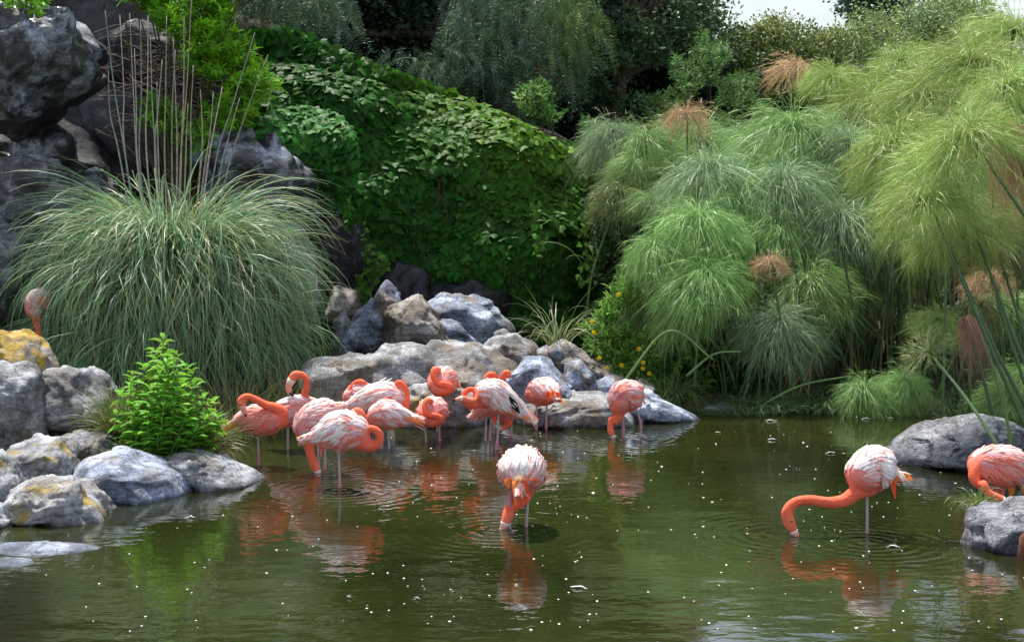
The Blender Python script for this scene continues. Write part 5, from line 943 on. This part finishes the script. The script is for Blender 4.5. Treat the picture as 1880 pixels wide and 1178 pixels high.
PL = [
 (1300, 312, 15.2, 125, 'blue', 'blue green papyrus head with visible dark node, upper left of the big mass'), (1455, 235, 15.6, 130, 'green', 'broad green papyrus head crowning the middle of the mass'),
 (1560, 265, 15.4, 130, 'blue', 'blue green papyrus head right of the crowning one'), (1283, 405, 14.4, 118, 'green', 'round papyrus head with yellowish centre, left of middle'),
 (1208, 452, 14.3, 95, 'green', 'grassy papyrus head furthest left at mid height, beside the ivy'), (1295, 505, 14.0, 112, 'green', 'papyrus head with brown node hanging right below the yellowish centred one'),
 (1372, 350, 15.0, 112, 'green', 'papyrus head filling the gap between crowning head and yellowish centred one'), (1440, 330, 14.9, 115, 'blue', 'soft blue green papyrus head under the crowning one'),
 (1545, 395, 14.7, 120, 'blue', 'dense papyrus head with tiny brown node above the lowest big heads'), (1430, 420, 14.7, 105, 'green', 'papyrus head above the small dried brown one'),
 (1488, 515, 14.2, 108, 'green', 'bright topped papyrus head right of the small dried brown one'), (1432, 585, 13.95, 110, 'blue', 'lowest big blue green papyrus head, hanging near the water'),
 (1250, 575, 14.15, 85, 'green', 'dense dark green papyrus head above the yellow flowered bush'), (1415, 478, 13.8, 42, 'dried', 'small dried orange brown papyrus head above the lowest big one'),
 (1610, 340, 15.0, 115, 'green', 'green papyrus head where the mass meets the yellow right part'), (1655, 425, 14.6, 85, 'yellow', 'yellow green papyrus head over the dark gap at right'),
 (1126, 245, 16.6, 82, 'blue', 'pale papyrus head on a thin dark stem, nearest the ivy'), (1188, 258, 16.3, 85, 'green', 'pale papyrus head second from the ivy, on a thin stem'),
 (1262, 208, 16.0, 56, 'dried', 'straw coloured dried papyrus head standing alone above the left of the mass'), (1163, 300, 16.0, 55, 'green', 'short stemmed papyrus head between the two pale ones'),
 (1140, 355, 15.6, 72, 'olive', 'olive drooping papyrus head over the right end of the ivy'), (1195, 370, 15.4, 58, 'green', 'small bright papyrus head right of the olive drooping one'),
 (1462, 124, 18.0, 62, 'dried', 'pinkish dried papyrus head high against the olive tree'), (1527, 142, 17.5, 72, 'yellow', 'papyrus head like an umbrella on a straight dark stem'),
 (1655, 112, 18.0, 76, 'yellow', 'small far papyrus head on a stem below the pale green tree'), (1600, 190, 17.0, 110, 'yellow', 'hazy yellow green papyrus head behind the blue green ones'),
 (1700, 170, 16.0, 120, 'yellow', 'large hazy yellow papyrus head left of the tall right clump'), (1790, 120, 13.4, 120, 'yellow', 'feathery yellow papyrus head rising near the top right corner'),
 (1860, 60, 14.0, 110, 'yellow', 'papyrus head in the top right corner'), (1650, 265, 14.0, 130, 'yellow', 'wide yellow green papyrus head right of centre height'),
 (1740, 300, 13.2, 130, 'yellow', 'yellow papyrus head behind the dark nodes at right'), (1588, 712, 13.5, 78, 'green', 'low green papyrus head at the water edge, dark node visible'),
 (1690, 770, 13.5, 62, 'spiky', 'spiky low papyrus head just above the floating petals'), (1662, 700, 13.5, 62, 'green', 'low papyrus head behind the spiky one'),
 (1725, 590, 13.5, 66, 'yellow', 'yellowish papyrus head above the open straw coloured one'), (1800, 560, 13.6, 60, 'olive', 'thin olive papyrus head above the brown hanging one'),
 (1845, 735, 13.5, 82, 'green', 'green papyrus head low at the right edge behind the bent stalks'), (1840, 560, 14.2, 85, 'green', 'green papyrus head at the right edge, middle height'),

 (1340, 590, 14.6, 80, 'green', 'shaded green papyrus head above the glossy dark bush'), (1360, 430, 14.8, 90, 'green', 'papyrus head tucked between the two central round ones'),
 (1880, 690, 13.6, 80, 'green', 'papyrus head cut by the right edge near the water'), (1500, 330, 15.2, 100, 'green', 'papyrus head directly beneath the crowning head and right of the soft one')]
for u, v, Y, R, k, lb in PL: papyrus(u, v, Y, R, k, lb)
sect = [(1175, 1250, 'behind the pale stemmed heads near the ivy'), (1250, 1400, 'behind the left of the big mass'), (1400, 1550, 'behind the middle of the big mass'), (1550, 1720, 'behind the yellow green heads'), (1720, 1960, 'behind the tall stalks at the right edge')]
for u0, u1, wh in sect:
    for row, (va, vb_, hn) in enumerate([(-10, 60, 'high'), (70, 170, 'mid height'), (180, 330, 'low')]):
        for q in range(5 if row == 0 else 4):
            u = rng.uniform(u0, u1); top = np.interp(u, [1080, 1250, 1400, 1550, 1700, 1880], [265, 245, 235, 225, 200, 150]); v = top + rng.uniform(va, vb_); Y = 17.6 - 1.1 * row + rng.uniform(-.35, .35)
            if v > 640: continue
            k = ['green', 'blue', 'green', 'yellow', 'olive'][rng.integers(0, 5)] if u < 1560 else ['yellow', 'green', 'yellow', 'dried' if q == 0 else 'yellow'][rng.integers(0, 4)]
            cand = sorted(PL, key=lambda t: (t[0] - u) ** 2 + (t[1] - v) ** 2)
            for t in cand[:6]:
                dx, dy = u - t[0], v - t[1]; rel = ('above' if dy < -18 else 'below' if dy > 18 else 'level with') + (' and left of' if dx < -18 else ' and right of' if dx > 18 else '')
                short = t[5].replace('papyrus ', '').split(',')[0].split(); nm = ' '.join(short[:7])
                while nm.split()[-1] in ('the', 'of', 'a', 'at', 'where', 'above', 'behind', 'with', 'right', 'and', 'on', 'its', 'low', 'over', 'in', 'by'): nm = ' '.join(nm.split()[:-1])
                ad = {'green': 'green', 'blue': 'bluish', 'yellow': 'yellowish', 'olive': 'olive', 'dried': 'dried'}[k]
                lb = f'{ad} back head {rel} the {nm}'
                if lb not in USED: break
            USED[lb] = 1
            papyrus(u, v, Y, rng.uniform(75, 110), k, lb, group='papyrus heads at the back of the mass')
FG = 'long papyrus stalks bending in from the right edge'
B = lambda u, v, Y: P(u, v, Y)
for u, v, Y, R, k, lb, bs, ct in [
 (1780, 248, 10.9, 120, 'yellow', 'thick dark stalk with purple node, highest of the leaning right ones', B(2080, 800, 10.4), (.12, 0, -.02)),
 (1855, 160, 11.3, 110, 'yellow', 'leaning stalk with brown node near the top right corner', B(2060, 700, 10.9), (.1, 0, .05)),
 (1705, 368, 11.0, 125, 'yellow', 'leaning dark stalk with head over the dark gap', B(1935, 900, 10.6), (-.02, 0, .02)),
 (1733, 432, 11.4, 100, 'yellow', 'leaning dark stalk whose brown node sits below the purple one', B(1960, 890, 10.8), (-.06, 0, .05)),
 (1790, 425, 11.2, 95, 'yellow', 'leaning dark stalk behind the front pair', B(1990, 900, 10.7), (-.05, 0, .03)),
 (1828, 450, 11.6, 85, 'olive', 'leaning stalk with olive head nearest the right edge', B(1950, 850, 11.0), (0, 0, .03)),
 (1850, 235, 11.7, 88, 'hanging', 'stalk with a big withered pink brown head at the right edge', B(2010, 800, 11.2), (.05, 0, .02)),
 (1775, 585, 12.7, 48, 'hanging', 'withered brown head hanging like a broom from its bent stalk', B(1850, 860, 12.4), (-.1, 0, .35)),
 (1706, 645, 11.2, 62, 'spiky', 'open straw coloured head on the pale arching stalk at right', B(1905, 940, 10.2), (-.03, 0, .10)),
 (1815, 505, 12.3, 60, 'dried', 'tattered dried head among the leaning stalks', B(1930, 860, 11.9), (0, 0, .02))]:
    pale = 'pale' in lb; papyrus(u, v, Y, R, k, lb, base=bs, stem=.012 if not pale else .010, group=FG, ctrl=ct, stemcol=(.16, .24, .10) if pale else (.05, .10, .03), lean=(-.8, -.2, .5) if pale else None)
for i, (u0, v0, u1, v1, Y, c, lb, sag) in enumerate([(1425, 750, 1535, 600, 14.2, 0, 'straw coloured cane leaning up to the right from the water', 0), (1455, 755, 1510, 610, 14.15, 0, 'straw cane crossing the others near the dark gap', 0), (1480, 752, 1490, 660, 14.1, 0, 'short upright straw cane at the water', 0), (1430, 758, 1560, 742, 13.9, 0, 'straw cane lying almost flat on the bank', 0), (1495, 765, 1580, 715, 13.85, 0, 'straw cane slanting out of the low green head', 0),
      (1365, 765, 1560, 690, 13.8, 1, 'green stalk arching low over the water', .10), (1145, 700, 1310, 660, 13.75, 1, 'curved green stalk arching over the yellow flowers', .42), (1260, 690, 1360, 645, 13.8, 1, 'pale green stalk crossing behind the curved one', .10), (1880, 900, 1790, 560, 11.0, 1, 'bare green stalk at the right edge in front of the domed boulder', .05), (1870, 960, 1840, 700, 10.6, 1, 'second bare green stalk at the right edge, nearer the boulder', .04)]):
    a = P(u0, v0, Y); b = P(u1, v1, Y - .1); mb = MB(); tube(mb, resample([a, a * .5 + b * .5 + (0, 0, sag * .8), b], 16), np.linspace(.012, .008, 16), (.36, .25, .10) if c == 0 else (.13, .22, .07), 7); o = mb.build('cane', M_stem); tag(o, lb, 'cane', 'loose canes on the papyrus bank')
# dark stems filling the foot of the papyrus
mb = MB(); n = 260
for i in range(n):
    u = rng.uniform(1240, 1960); Y = rng.uniform(13.9, 16.5); a = P(u, 745, Y); a[2] = .0; h = rng.uniform(.8, 1.6); b = a + np.array([rng.normal() * .18, rng.normal() * .1, h]); tube(mb, resample([a, a * .5 + b * .5 + rng.normal(size=3) * .04, b], 5), np.array([.013, .012, .011, .01, .008]), palette(1, [(.025, .055, .015), (.045, .08, .02), (.10, .09, .04)])[0], 5, cap=False)
tag(mb.build('papyrus_stems', M_stem), 'thicket of dark green stems at the foot of the papyrus', 'stems', kind='stuff')
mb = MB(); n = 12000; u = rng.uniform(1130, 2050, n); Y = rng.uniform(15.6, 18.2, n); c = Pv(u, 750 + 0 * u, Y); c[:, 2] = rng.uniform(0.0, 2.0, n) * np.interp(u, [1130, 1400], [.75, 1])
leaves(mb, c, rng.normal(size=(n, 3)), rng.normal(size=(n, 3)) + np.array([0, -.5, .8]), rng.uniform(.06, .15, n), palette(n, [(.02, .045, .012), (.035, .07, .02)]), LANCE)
tag(mb.build('shade_undergrowth', M_leaf), 'dark leafy undergrowth added to deepen the shade between the papyrus stems', 'undergrowth', kind='stuff')  # dark leaves raised behind the heads to stand in for shade in the gaps
# leaf litter and low growth along both banks
mb = MB(); n = 9000; x = rng.uniform(-6, 9, n); y = rng.uniform(9.5, 17, n); d = sdf_poly(x, y, pond); k = (d > .05) & ((x > 1.2) | (x < -1.3)); x, y = x[k], y[k]; n = len(x)
z = ground_z(x, y) + .02; leaves(mb, np.stack([x, y, z], -1), rng.normal(size=(n, 3)) * np.array([1, 1, .3]) + np.array([0, 0, .4]), rng.normal(size=(n, 3)) + np.array([0, -.3, 1]), rng.uniform(.05, .13, n), palette(n, [(.05, .10, .02), (.09, .07, .03), (.04, .07, .02), (.12, .09, .04)]), NARROW)
tag(mb.build('bank_growth', M_leaf), 'leaf litter and low green growth on the banks', 'ground cover', kind='stuff')

# things afloat -------------------------------------------------------------
mb = MB(); n = 330; uu = np.concatenate([rng.uniform(180, 1880, n // 2), rng.normal(900, 230, n // 4), rng.normal(1500, 220, n - n // 2 - n // 4)]); vv = 790 + 370 * rng.uniform(0, 1, n) ** 1.25
dr_ = rng.integers(0, 26, n); uu = np.where(rng.uniform(size=n) < .55, uu[dr_] + rng.normal(size=n) * 55, uu); vv = np.where(uu == uu, vv, vv)
for u, v in zip(uu, vv):
    p = Wt(u, v); p[2] = .003; s = rng.uniform(.0015, .005) * (1 + .6 * (rng.uniform() < .12)); k = 6; a = np.arange(k) * 2 * math.pi / k + rng.uniform(0, 1); rr = s * rng.uniform(.6, 1.5, k)
    V = np.column_stack([p[0] + np.cos(a) * rr * 1.2, p[1] + np.sin(a) * rr * 1.6, np.full(k, .003)]); V = np.vstack([V, p + (0, 0, s * .6)]); mb.add(V, T=[(i, (i + 1) % k, k) for i in range(k)], C=(.62, .63, .60))
tag(mb.build('floating_specks', vcmat('pollen_fluff', rough=.8)), 'white specks of fluff and down scattered over the water', 'fluff', kind='stuff')
for u, v, L, lb in [(1062, 1080, .09, 'thin white twig lying on the water in the lower middle'), (1640, 1005, .07, 'white feather afloat right of the stretching flamingo'), (1418, 808, .07, 'curled white petal afloat in mid pond'), (1590, 770, .10, 'white petals at the papyrus edge, left one'), (1635, 769, .05, 'white petals at the papyrus edge, right one'), (1525, 832, .07, 'pale leaf afloat before the papyrus'), (1415, 773, .09, 'flat pale leaf floating by the papyrus bank'), (1075, 781, .12, 'white feather resting in the shallows by the dam'), (350, 951, .06, 'small feather floating near the smooth slab'), (1750, 996, .10, 'dark winged twig by the right edge rock'), (765, 1101, .03, 'round white petal in the foreground water'), (640, 1098, .03, 'tiny curled feather in the foreground water'), (1318, 795, .05, 'pale seed pod afloat right of the drinking flamingo')]:
    p = Wt(u, v); mb = MB(); a = rng.uniform(-.3, .3); d = np.array([math.cos(a), math.sin(a), 0]) * L / 2; pth = resample([p - d + (0, 0, .004), p + np.array([0, .01, .012]), p + d + (0, 0, .005)], 8)
    cc = np.array([(.03, .03, .03) if 'dark' in lb else (.72, .72, .70)]); ww_ = np.array([[.1, .5, 1, .8, 1, .6, .4, .05]]) * max(.006, L * .16); pth = pth + rng.normal(size=pth.shape) * np.array([.006, .006, .0015])
    for q_ in range(2): ribbons(mb, (pth + np.array([0, .008 * q_, .002 * q_]))[None], ww_, cc, side=U(np.array([[[0.1, 1, .25 - .5 * q_]]]) + np.zeros((1, 8, 3))))
    tag(mb.build('floating_feather' if 'feather' in lb else 'floating_debris', M_feather), lb, 'feather' if 'feather' in lb else 'flotsam')
